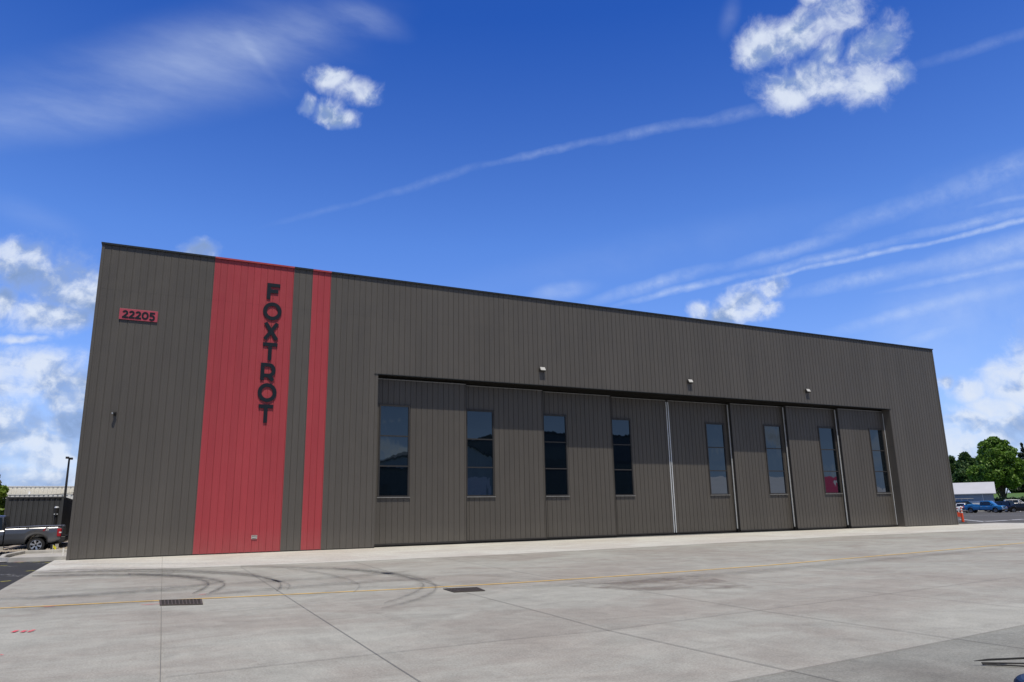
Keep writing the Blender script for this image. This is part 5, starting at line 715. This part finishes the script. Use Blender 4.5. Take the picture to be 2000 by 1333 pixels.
tree('maple_tree', 'big bright green spreading tree behind the parked cars on the right', far(1948,200,1.5), 14.6, 5.6, M['leafA'], 11, .30, 26, 22000, .34, None, .5)
lt = 'dark green trees behind the white roofed shed'
tree('broadleaf_tree', 'dark green tree nearest the hangar corner, behind the shed', far(1858,235,1), 13.6, 4.6, M['leafB'], 21, .1, 16, 6000, .42, lt)
tree('broadleaf_tree', 'tallest dark green tree in the group behind the shed', far(1890,232,1), 14.0, 5.4, M['leafB'], 22, .1, 18, 8000, .42, lt)
tree('broadleaf_tree', 'dark green tree between the shed group and the big bright tree', far(1912,240,1), 13.4, 4.8, M['leafB'], 23, .1, 16, 6000, .42, lt)
tree('broadleaf_tree', 'lower dark green tree filling in behind the shed roof', far(1874,222,1), 9.5, 4.6, M['leafB'], 24, .05, 14, 5000, .4, lt)
tree('young_tree', 'small lime green tree just above the shed roof', far(1904,205,1), 6.8, 3.0, M['leafL'], 31, .1, 10, 3000, .32)
conifer('conifer_tree', 'dark conifer at the right edge behind the big bright tree', far(1998,245,2), 15.2, 4.4, M['leafC'], 41, 6000, .42)
conifer('conifer_tree', 'dark conifer just outside the big bright tree, shorter of the two', far(2022,250,2), 13.5, 4.6, M['leafC'], 42, 5000, .42)
tree('broadleaf_tree', 'rounded green tree low behind the big tree at the right edge', far(1994,245,4), 7.5, 5.0, M['leafB'], 25, .08, 14, 6000, .4)
tree('broadleaf_tree', 'rounded green tree low behind the field at the far right', far(2034,245,4), 8.0, 5.2, M['leafB'], 26, .08, 14, 5000, .4)
conifer('fir_tree', 'dark fir at the left edge behind the silver pickup', (-9.9, 50, 0), 6.4, 2.6, M['leafC'], 51, 5000, .22)
tree('lime_shrub', 'bright lime green leafy tree left of the storage container', (-5.25, 20.2, 0), 3.95, 1.05, M['leafL'], 52, .02, 12, 3500, .11)
tree('plum_tree', 'dark red leaved tree peeking out at the hangar corner', (-1.35, 34, 0), 5.3, 1.25, M['leafR'], 53, .3, 12, 3500, .16)
# ground on the right beyond the parking: grassy rise and hedge
vs = []; fs = []; nn = 12
for i, (R, z) in enumerate(((186,-.05),(194,1.8),(212,2.6),(230,3.9),(300,4.3),(900,5))):
    for k in range(nn): vs.append(far(1500+k*90, R, z+.12*math.sin(k*1.7+i)))
for i in range(5):
    for k in range(nn-1): fs.append((i*nn+k, i*nn+k+1, (i+1)*nn+k+1, (i+1)*nn+k))
struct(MB().add(vs, fs).build('grass_rise', M['grass']))
t = thing('hedge', 'long low dark hedge behind the parked cars', 'hedge', (0,0,0))
cl = []; 
for k in range(60):
    p = far(1925+k*4.5, 184, 1.1); cl.append((*p, 1.1, 1.1, 1.45))
crown_mesh('hedge_leaves', cl, 16000, .28, M['hedge'], t, 61)
mb = MB(); mb.tube([far(1925,184,.0), far(2190,184,.0)], .25, 6); mb.build('hedge_stems', M['bark'], t)

# ---------------------------------------------------------------- shed on the right
a = math.atan2(S2.y, S2.x)
sh = thing('shed', 'low pale blue shed with white sheet roof beyond the parked cars', 'shed', far(1800,172,0), a)
L = (1931-1800)*.00051*172
MB().box(0, L, 0, 6.5, 0, 3.35).build('wall', M['shedwall'], sh)
r_ = MB(); r_.prism([(-.5,3.25),(3.25,5.45),(7.0,3.25),(7.0,3.37),(3.25,5.58),(-.5,3.37)], -.3, L+.45, 'x'); r_.build('roof', M['shedroof'], sh)
MB().box(L-6, L+.02, -.04, 0, 0, 1.95).build('lower_cladding', M['white'], sh)
mb = MB(); mb.prism([(.0,3.3),(3.25,5.3),(6.5,3.3)], L-.05, L+.003, 'x'); mb.build('gable', M['shedwall'], sh)
for x in (L-9.6,):
    f = MB().box(x, x+.95, -.05, -.0, 1.9, 2.75).build('window', M['white'], sh); MB().box(x+.08, x+.44, -.06, -.05, 1.97, 2.68).build('pane', M['carglass'], f); MB().box(x+.51, x+.87, -.06, -.05, 1.97, 2.68).build('pane', M['carglass'], f)
MB().tube([(L-1.8,-.1,0),(L-1.8,-.1,3.2)], .06, 8).build('downpipe', M['white'], sh)

# ================================================================ VEHICLES
def wheel(parent, x, y, r, side, m_rim, spokes=6, seg=28):
    """side: -1 faces -y, +1 faces +y"""
    w = thing_part('wheel', parent, (x, y, r))
    ty = MB().lathe_y([(r*.62,-side*.0),(r*.66,side*.02),(r*.93,side*.02),(r,-side*.03),(r,-side*.20),(r*.93,-side*.24),(r*.6,-side*.24)], (0,0,0), seg).build('tyre', M['tyre'], w, True)
    rm = MB(); rm.lathe_y([(r*.66,side*.012),(r*.60,side*.012),(r*.585,-side*.05),(r*.585,-side*.2)], (0,0,0), seg)
    for k in range(spokes):
        a = 2*PI*k/spokes+.26; ca, sa = math.cos(a), math.sin(a)
        def P(rr, t, yy): return (rr*ca-t*sa, side*yy, rr*sa+t*ca)
        rm.add([P(r*.10,-r*.075,.0),P(r*.10,r*.075,.0),P(r*.60,r*.12,.008),P(r*.60,-r*.12,.008),P(r*.10,-r*.075,-.04),P(r*.10,r*.075,-.04),P(r*.60,r*.12,-.04),P(r*.60,-r*.12,-.04)], [(0,1,2,3),(7,6,5,4),(0,4,5,1),(1,5,6,2),(2,6,7,3),(3,7,4,0)])
    rm.lathe_y([(.001,side*.012),(r*.13,side*.010),(r*.16,-side*.02),(r*.16,-side*.05)], (0,0,0), 14)
    rm.build('rim', m_rim, w, True)
    MB().lathe_y([(.001,-side*.10),(r*.58,-side*.10)], (0,0,0), seg).build('brake_disc', M['black'], w)
    return w
def thing_part(name, parent, loc):
    # a wheel is itself one mesh (its hub) that carries tyre and rim
    o = MB().tube([(0,-.06,0),(0,.06,0)], .05, 8).build(name, M['black'], parent); o.location = loc; return o
def interp(tab, x):
    if x <= tab[0][0]: return tab[0][1]
    for (a, b), (c, d) in zip(tab, tab[1:]):
        if x <= c: return b+(d-b)*(x-a)/(c-a) if c > a else d
    return tab[-1][1]
def body_loft(x0, x1, top, bot, halfw, arches, name, m, parent, crown=.03, nx=70, shoulder=.10):
    """closed body shell; arches: (x, radius, axle height)"""
    loops = []; xs = sorted(set([x0+(x1-x0)*k/nx for k in range(nx+1)]+[ax+ar*s for ax, ar, _ in arches for s in (-1,-.99,.99,1) if x0 < ax+ar*s < x1]))
    for x in xs:
        zt = interp(top, x); zb = interp(bot, x); w = interp(halfw, x)
        for ax, ar, ah in arches:
            if abs(x-ax) < ar: zb = max(zb, ah+math.sqrt(max(0, ar*ar-(x-ax)**2)))
        zb = min(zb, zt-.06); ring = []
        for f, g in ((0,.955),(.12,.985),(.35,1.0),(.60,.995),(.66,1.0),(.86,.975),(.96,.945)): ring.append((x, -w*g, zb+(zt-zb)*f))
        ring += [(x, -w*.90, zt), (x, -w*.45, zt+crown), (x, 0, zt+crown*1.3)]
        loops.append(ring+[(a, -b, c) for a, b, c in ring[-2::-1]])
    return MB().loft(loops).build(name, m, parent, True)
def cabin(x, zb, zt, wb, wt, name, m, parent):
    """x: belt rear, roof rear, roof front, belt front"""
    xs = [x[0], x[1], x[1]+.12, (x[1]+x[2])/2, x[2]-.12, x[2], x[3]]; loops = []
    for i, xx in enumerate(xs):
        z = zb+.01 if i in (0, 6) else (zt-.05 if i in (1, 5) else zt-(.02 if i != 3 else 0)); w = wb if i in (0, 6) else wt
        loops.append([(xx,-w,zb),(xx,-w,z-.02) if i in (0,6) else (xx,-(w+.0),z-.06),(xx,-w*.88,z),(xx,0,z+.02),(xx,w*.88,z),(xx,w,z-.02) if i in (0,6) else (xx,w,z-.06),(xx,w,zb)])
    return MB().loft(loops).build(name, m, parent, True)
def pickup(name, label, loc, rz, paint, rimm, detail=True, L=5.85):
    t = thing(name, label, 'pickup truck', loc, rz); r = .40
    fx, rx = 1.83, -1.83            # axles; nose at +x
    cab_r = -.42; w0 = .99
    hw = [(-2.93,.94),(-2.7,.985),(2.2,.985),(2.75,.93),(2.92,.80)]
    bot = [(-2.9,.62),(-2.5,.50),(2.5,.46),(2.9,.52)]
    body_loft(cab_r+.03, 2.92, [(cab_r,1.18),(.95,1.20),(1.15,1.20),(2.6,1.10),(2.84,1.02),(2.92,.80)], bot, hw, [(fx,.47,.42)], 'body', paint, t)
    bed = body_loft(-2.88, cab_r-.02, [(-2.9,1.31),(cab_r,1.27)], bot, hw, [(rx,.50,.44)], 'cargo_bed', paint, t, -.0)
    MB().box(-2.8, cab_r-.1, -.78, .78, 1.30, 1.325).build('tonneau_cover', M['black'], bed)
    mb = MB()
    for s in (-1, 1):
        y0, y1 = sorted((s*.80, s*.955)); mb.prism([(-2.88,1.305),(-2.88,1.375),(-1.5,1.365),(cab_r-.02,1.315),(cab_r-.02,1.26),(-1.5,1.30)], y0, y1, 'y')
    bevel(mb.build('bed_rail', paint, bed), .03, 3)
    c = cabin([cab_r-.0, cab_r+.12, 1.0, 1.75], 1.16, 1.92, .955, .80, 'cab', paint, t)
    def glassq(pts, nm='window', mm=None):
        mb = MB(); n = len(pts); a = [Vector(p) for p in pts]; nrm = (a[1]-a[0]).cross(a[2]-a[0]).normalized()*.006
        mb.add([p-nrm for p in a]+[p+nrm for p in a], [tuple(range(n)), tuple(range(2*n-1,n-1,-1))]+[(i,(i+1)%n,n+(i+1)%n,n+i) for i in range(n)]); return mb.build(nm, mm or M['carglass'], c)
    def sy(z): return .955+(.80-.955)*(z-1.18)/(1.86-1.18)+.008
    for s in (-1, 1):
        for q in ([(cab_r+.12,1.22),(cab_r+.50,1.22),(cab_r+.50,1.80),(cab_r+.20,1.80)], [(cab_r+.58,1.22),(1.52,1.22),(1.02,1.80),(cab_r+.58,1.80)]):
            glassq([(x, s*sy(z), z) for x, z in q])
        mr = MB().box(1.28, 1.42, min(s*1.0,s*1.2), max(s*1.0,s*1.2), 1.22, 1.42).build('wing_mirror', paint, t); bevel(mr, .03)
        for hx in (-.25, .55):
            MB().box(hx, hx+.22, min(s*.975,s*1.0), max(s*.975,s*1.0), .985, 1.02).build('door_handle', M['chrome'], t)
        for lx in (cab_r+.54, 1.35): MB().box(lx, lx+.008, min(s*.96,s*.989), max(s*.96,s*.989), .52, 1.14).build('door_gap', M['black'], t)
        MB().box(2.60, 2.88, min(s*.55,s*.88), max(s*.55,s*.88), .78, .98).build('headlight', M['lampg'], t)
        tl = MB().box(-2.90, -2.70, min(s*.80,s*.985), max(s*.80,s*.985), .80, 1.20).build('tail_light', M['tail'], t); bevel(tl, .03, 3)
        MB().box(-2.905, -2.80, min(s*.9,s*.992), max(s*.9,s*.992), .98, 1.04).build('reverse_lamp', M['lampg'], tl)
        lip = MB()
        for ax, ar, ah in ((fx,.47,.42),(rx,.50,.44)):
            pts = [(ax+(ar+.0)*math.cos(a_), s*.975, ah+(ar+.0)*math.sin(a_)) for a_ in [PI*k/16 for k in range(17)]]; lip.tube(pts, .022, 6)
        lip.build('arch_lip', M['black'] if detail else paint, t, True)
        for ax in (fx, rx): wheel(t, ax, s*.90, r, s, rimm)
    glassq([(1.70,-.84,1.22),(1.70,.84,1.22),(1.03,.72,1.83),(1.03,-.72,1.83)], 'windscreen')
    glassq([(cab_r+.015,-.75,1.40),(cab_r+.015,.75,1.40),(cab_r+.10,.70,1.80),(cab_r+.10,-.70,1.80)], 'rear_window')
    MB().box(cab_r-.2, 2.6, -.80, .80, .38, .62).build('chassis', M['black'], t)
    mb = MB(); mb.box(-2.7, cab_r, -.5, .5, .42, .6); mb.box(rx-.08, rx+.08, -.8, .8, .32, .5); mb.build('frame_rail', M['black'], t)
    bm_ = MB().prism([(-3.12,.62),(-3.12,.80),(-2.86,.82),(-2.80,.66),(-2.80,.50),(-3.05,.50)], -.93, .93, 'y').build('rear_bumper', M['trim'], t); bevel(bm_, .04, 3)
    MB().box(-3.14, -2.9, -.9, .9, .80, .835).build('bumper_step', M['black'], bm_)
    bevel(MB().box(-2.95, -2.89, -.80, .80, .84, 1.33).build('tailgate', paint, t), .02)
    bevel(MB().box(2.80, 3.0, -.93, .93, .48, .74).build('front_bumper', M['chrome'], t), .05, 3)
    MB().box(2.86, 2.955, -.5, .5, .78, 1.0).build('grille', M['black'], t)
    return t
def sidetext(parent, s, x, y, z, h, m, flip=False):
    cu = bpy.data.curves.new('t', 'FONT'); cu.body = s; cu.size = h; cu.extrude = .003; cu.offset = h*.03; cu.shear = .25
    o = bpy.data.objects.new('t', cu); COL.objects.link(o); bpy.context.view_layer.update()
    me = bpy.data.meshes.new_from_object(o.evaluated_get(bpy.context.evaluated_depsgraph_get())); bpy.data.objects.remove(o)
    me.materials.clear(); me.materials.append(m); o = bpy.data.objects.new('decal', me); COL.objects.link(o); o.parent = parent
    o.rotation_euler = (PI/2, 0, PI if flip else 0); o.location = (x, y, z); return o
tr = pickup('pickup_truck', 'graphite silver pickup with its rear wheel by the concrete island', (-3.85, 10.9, -.03), PI-.02, M['carsilver'], M['rim'])
sidetext(tr, 'Z', -2.06, .992, 1.10, .17, M['tail'], True)['label'] = 'red letter of the bedside decal'
sidetext(tr, '71', -2.19, .992, 1.10, .14, M['white'], True)['label'] = 'white digits of the bedside decal'
mb = MB().prism([(.55,1.25),(.95,1.25),(.95,1.62),(.55,1.62)], .985, .992, 'y')

def car(name, label, loc, rz, paint, kind='sedan', cat='car', group=None):
    t = thing(name, label, cat, loc, rz, group); r = .33
    if kind == 'sedan':
        L, wb, top, cb, rf = 2.35, 1.38, [(-2.35,.80),(-2.2,.98),(-1.6,1.0),(.8,.96),(2.0,.78),(2.35,.55)], [-1.75,-1.0,.25,1.05], 1.44
    elif kind == 'wagon':
        L, wb, top, cb, rf = 2.25, 1.33, [(-2.25,.85),(-2.15,1.02),(.9,1.02),(2.0,.86),(2.25,.6)], [-2.12,-1.75,.3,1.1], 1.62
    else:
        L, wb, top, cb, rf, r = 2.40, 1.42, [(-2.4,.9),(-2.3,1.10),(1.0,1.10),(2.1,1.0),(2.4,.7)], [-2.30,-2.02,.45,1.2], 1.78, .37
    zb = interp(top, 0)-.03
    hw = [(-L,.74),(-L+.3,.88),(L-.5,.88),(L,.66)]
    body_loft(-L, L, top, [(-L,.42),(-L+.4,.26),(L-.4,.26),(L,.36)], hw, [(-wb,r+.05,r),(wb,r+.05,r)], 'body', paint, t, nx=50)
    c = cabin(cb, zb, rf, .80, .63, 'cabin', paint, t)
    def q(pts, nm):
        mb = MB(); n = len(pts); a = [Vector(p) for p in pts]; nrm = (a[1]-a[0]).cross(a[2]-a[0]).normalized()*.006
        mb.add([p-nrm for p in a]+[p+nrm for p in a], [tuple(range(n)), tuple(range(2*n-1,n-1,-1))]+[(i,(i+1)%n,n+(i+1)%n,n+i) for i in range(n)]); mb.build(nm, M['carglass'], c)
    z0, z1 = zb+.06, rf-.10
    def sy(z): return .80+(.63-.80)*(z-zb)/(rf-.06-zb)+.008
    m1 = (cb[1]+cb[2])/2
    for s in (-1, 1):
        q([(x, s*sy(z), z) for x, z in [(cb[0]+.25,z0),(m1-.04,z0),(m1-.04,z1),(cb[1]+.06,z1)]], 'side_window')
        q([(x, s*sy(z), z) for x, z in [(m1+.04,z0),(cb[3]-.25,z0),(cb[2]-.04,z1),(m1+.04,z1)]], 'side_window')
        for ax in (-wb, wb): wheel(t, ax, s*.83, r, s, M['rim'], 5, 18)
        MB().box(L-.22, L-.04, min(s*.42,s*.76), max(s*.42,s*.76), .56, .70).build('headlight', M['lampg'], t)
        MB().box(-L-.01, -L+.16, min(s*.45,s*.80), max(s*.45,s*.80), .70, .88).build('tail_light', M['tail'], t)
        bevel(MB().box(cb[3]-.35, cb[3]-.2, min(s*.88,s*1.03), max(s*.88,s*1.03), zb+.04, zb+.17).build('wing_mirror', paint, t), .02)
    q([(cb[3]-.06,-.68,z0),(cb[3]-.06,.68,z0),(cb[2]+.03,.55,z1+.03),(cb[2]+.03,-.55,z1+.03)], 'windscreen')
    q([(cb[0]+.03,-.66,z0),(cb[0]+.03,.66,z0),(cb[1]-.03,.54,z1+.03),(cb[1]-.03,-.54,z1+.03)], 'rear_window')
    MB().box(-L-.015, -L+.02, -.26, .26, .58, .70).build('number_plate', M['white'], t)
    MB().box(-L+.3, L-.3, -.7, .7, .18, .34).build('underbody', M['black'], t)
    return t
def head(deg): return a+math.radians(deg)        # 0: pointing to the right of the photograph along the parking row
Z0 = -.03
pickup('pickup_truck', 'bright blue extended cab pickup parked in front of the shed', far(1911,145,Z0), head(-20), M['blue'], M['greym'], False)
car('parked_car', 'small white hatchback partly hidden by the right corner of the hangar', far(1869,150,Z0), head(84), M['whitep'], 'wagon')
car('parked_car', 'dark blue estate car parked just behind the blue pickup', far(1938,152,Z0), head(152), M['dblue'], 'suv')
car('parked_car', 'white estate car behind the black sedan', far(1971,180,Z0+.35), head(10), M['whitep'], 'suv')
car('parked_car', 'black sedan with bright alloy wheels left of the white post', far(1982,150,Z0), head(-4), M['blackp'], 'sedan')
car('parked_car', 'black car at the far right edge behind the white post', far(2014,166,Z0), head(5), M['blackp'], 'suv')
v = car('parked_van', 'dark blue van with ladder rack behind the white hatchback', far(1876,170,Z0+.3), head(5), M['blue'], 'suv', 'van')
mb = MB()
for x in (-1.6,-.6,.4): mb.tube([(x,-.7,1.75),(x,-.7,2.15),(x,.7,2.15),(x,.7,1.75)], .035, 6)
for y in (-.7,.7): mb.tube([(-1.8,y,2.15),(1.4,y,2.15)], .035, 6)
mb.build('ladder_rack', M['greym'], v)

# ---------------------------------------------------------------- delineator, cone, posts
t = thing('delineator_post', 'slim orange delineator post with white bands by the right hangar corner', 'traffic post', (66.5, 4.75, -.03))
MB().box(-.22,.22,-.22,.22,0,.05).build('base', M['black'], t)
MB().tube([(0,0,.05),(0,0,.75),(0,0,1.28)], [.115,.085,.055], 14).build('post', M['orange'], t, True)
for z in (.80, 1.02): MB().tube([(0,0,z),(0,0,z+.12)], [.088-.03*(z-.75)/.5+.002,.084-.03*(z-.75)/.5], 14).build('reflective_band', M['reflw'], t, True)
t = thing('barrier_board', 'orange and white board standing behind the delineator post', 'barrier', (86.4, 17.9, -.03), a)
MB().prism([(-.5,.25),(.5,.05),(.5,.55),(-.5,.75)], -.03, .03, 'y').build('board', M['orange'], t); MB().prism([(-.55,.0),(-.4,.0),(-.1,1.0),(-.2,1.0)], .035, .06, 'y').build('leg', M['white'], t); MB().prism([(.55,.0),(.4,.0),(.1,1.0),(.2,1.0)], .035, .06, 'y').build('leg', M['white'], t)
t = thing('concrete_block', 'pale concrete block at the foot of the right hangar corner', 'block', (66.2, 5.9, -.03), .2)
bevel(MB().prism([(-.5,0),(.5,0),(.42,.42),(-.42,.42)], -.2, .2, 'y').build('block', M['kerb'], t), .02)
o = MB().tube([(0,0,0),(0,0,2.05)], .10, 12).build('bollard', M['white'], None, True); o.location = (137.7, 39.4, -.03); o.rotation_euler = (0, math.radians(0), 0)
tag(o, 'tall white post between the black cars, holding a chain', 'bollard')
p0 = Vector((137.7,39.4,1.75)); pts = [p0+Vector((S2.x,S2.y,0))*(5.5*k/12)+Vector((0,0,-1.6*(1-(1-k/12)**2))) for k in range(13)]
tag(MB().tube(pts, .03, 6).build('chain', M['white']), 'pale chain hanging down from the white post', 'chain')

# ---------------------------------------------------------------- tug and streak rods at the lower right
tg = thing('aircraft_tug', 'navy blue rounded corner of ground equipment at the lower right edge', 'tug', (0,0,0))
def rr(x0, x1, y0, y1, r):
    P = []
    for cx, cy, a0 in ((x1-r,y1-r,0),(x0+r,y1-r,90),(x0+r,y0+r,180),(x1-r,y0+r,270)): P += [(cx+r*math.cos(math.radians(a0+k*9)), cy+r*math.sin(math.radians(a0+k*9))) for k in range(11)]
    return P
o = MB().prism([(x, y) for x, y in rr(7.60,9.3,-35.0,-32.35,.38)], .12, .40, 'z').build('tug_body', M['navyp'], tg); bevel(o, .05, 3)
MB().box(8.1,8.9,-34.7,-34.0,.40,.62).build('seat', M['black'], tg)
for x in (7.85, 9.05):
    for y in (-34.6, -33.0): w = MB().lathe_y([(.02,-.08),(.16,-.08),(.18,-.05),(.18,.05),(.16,.08),(.02,.08)], (0,0,0), 18).build('wheel', M['tyre'], tg, True); w.location = (x, y, .185)
tb = thing('streak_rods', 'thin black rods added as dark streaks on the concrete at the lower right', 'tow bar', (9.85,-30.83,0))
mb = MB(); mb.tube([(-.02,0,.05),(.12,-.05,.055),(1.9,-.75,.06)], [.003,.010,.010], 8); mb.build('bar', M['black'], tb)  # made-up rods that draw the thin dark streaks on the concrete
mb = MB(); mb.tube([(.10,-.06,.03),(.10,-.30,.03),(1.0,-1.7,.05)], .006, 6)
mb = MB(); mb.tube([(.05,-.03,.03),(1.3,-1.05,.04)], .008, 6); mb.build('side_rod', M['black'], tb)
mb = MB(); mb.tube([(.05,-.035,.02),(1.0,-1.25,.03)], .008, 6); mb.build('side_rod', M['black'], tb)

# ================================================================ BUILDINGS ACROSS THE APRON (behind the camera, seen in the door glass)
def opp(name, label, x0, x1, y, depth, h, m, gable=None):
    t = thing(name, label, 'hangar', (x0, y, 0)); L = x1-x0
    if gable: MB().prism([(0,0),(L,0),(L,h),(L/2,h+gable),(0,h)], -depth, 0, 'y').build('wall', m, t)
    else: MB().box(0, L, -depth, 0, 0, h).build('wall', m, t)
    pts = [(-.3,h),(L/2,h+(gable or .05)),(L+.3,h),(L+.3,h+.25),(L/2,h+(gable or .05)+.25),(-.3,h+.25)]
    MB().prism(pts, -depth-.3, .3, 'y').build('roof', M['flash'], t)
    MB().box(L*.15, L*.85, .0, .06, 0, h*.7).build('door', M['trim'] if m is not M['pale'] else M['silver'], t)
    return t
opp('opposite_hangar', 'dark hangar across the apron reflected in the third and fourth windows', 58, 90, -72, 30, 14.6, M['darkgreen'])
opp('opposite_hangar', 'pale green gabled hangar across the apron reflected in the second window', 40, 57, -74, 30, 10.2, M['pale'], 2.6)
opp('opposite_hangar', 'low dark workshop across the apron reflected in the first window', 16, 39, -68, 20, 8.0, M['darkgreen'])
w = thing('opposite_hangar', 'low white roofed hangar with crimson band reflected in the right hand windows', 'hangar', (97, -60, 0))
MB().prism([(0,0),(0,1.0),(-24,7.8),(-26,7.8),(-26,0)], 0, 53, 'x').build('wall', M['pale'], w)
MB().prism([(.4,1.02),(.4,1.12),(-24,8.05),(-26.4,8.05),(-26.4,7.82),(-24,7.82)], -.4, 53.4, 'x').build('roof', M['whitehangar'], w)
def onroof(pts):
    f = lambda y: 1.12+(.4-y)*(8.05-1.12)/24.4
    mb = MB(); n = len(pts); mb.add([(x, y, f(y)+.01) for x, y in pts]+[(x, y, f(y)+.05) for x, y in pts], [tuple(range(n)), tuple(range(2*n-1,n-1,-1))]+[(i,(i+1)%n,n+(i+1)%n,n+i) for i in range(n)]); mb.build('painted_band', M['crim'], w)
onroof([(1,-10),(10,-20),(14,-23.5),(9,-23.5),(1,-15)]); onroof([(24,0),(31,0),(46,-19),(53,-23),(53,-24),(42,-24)])
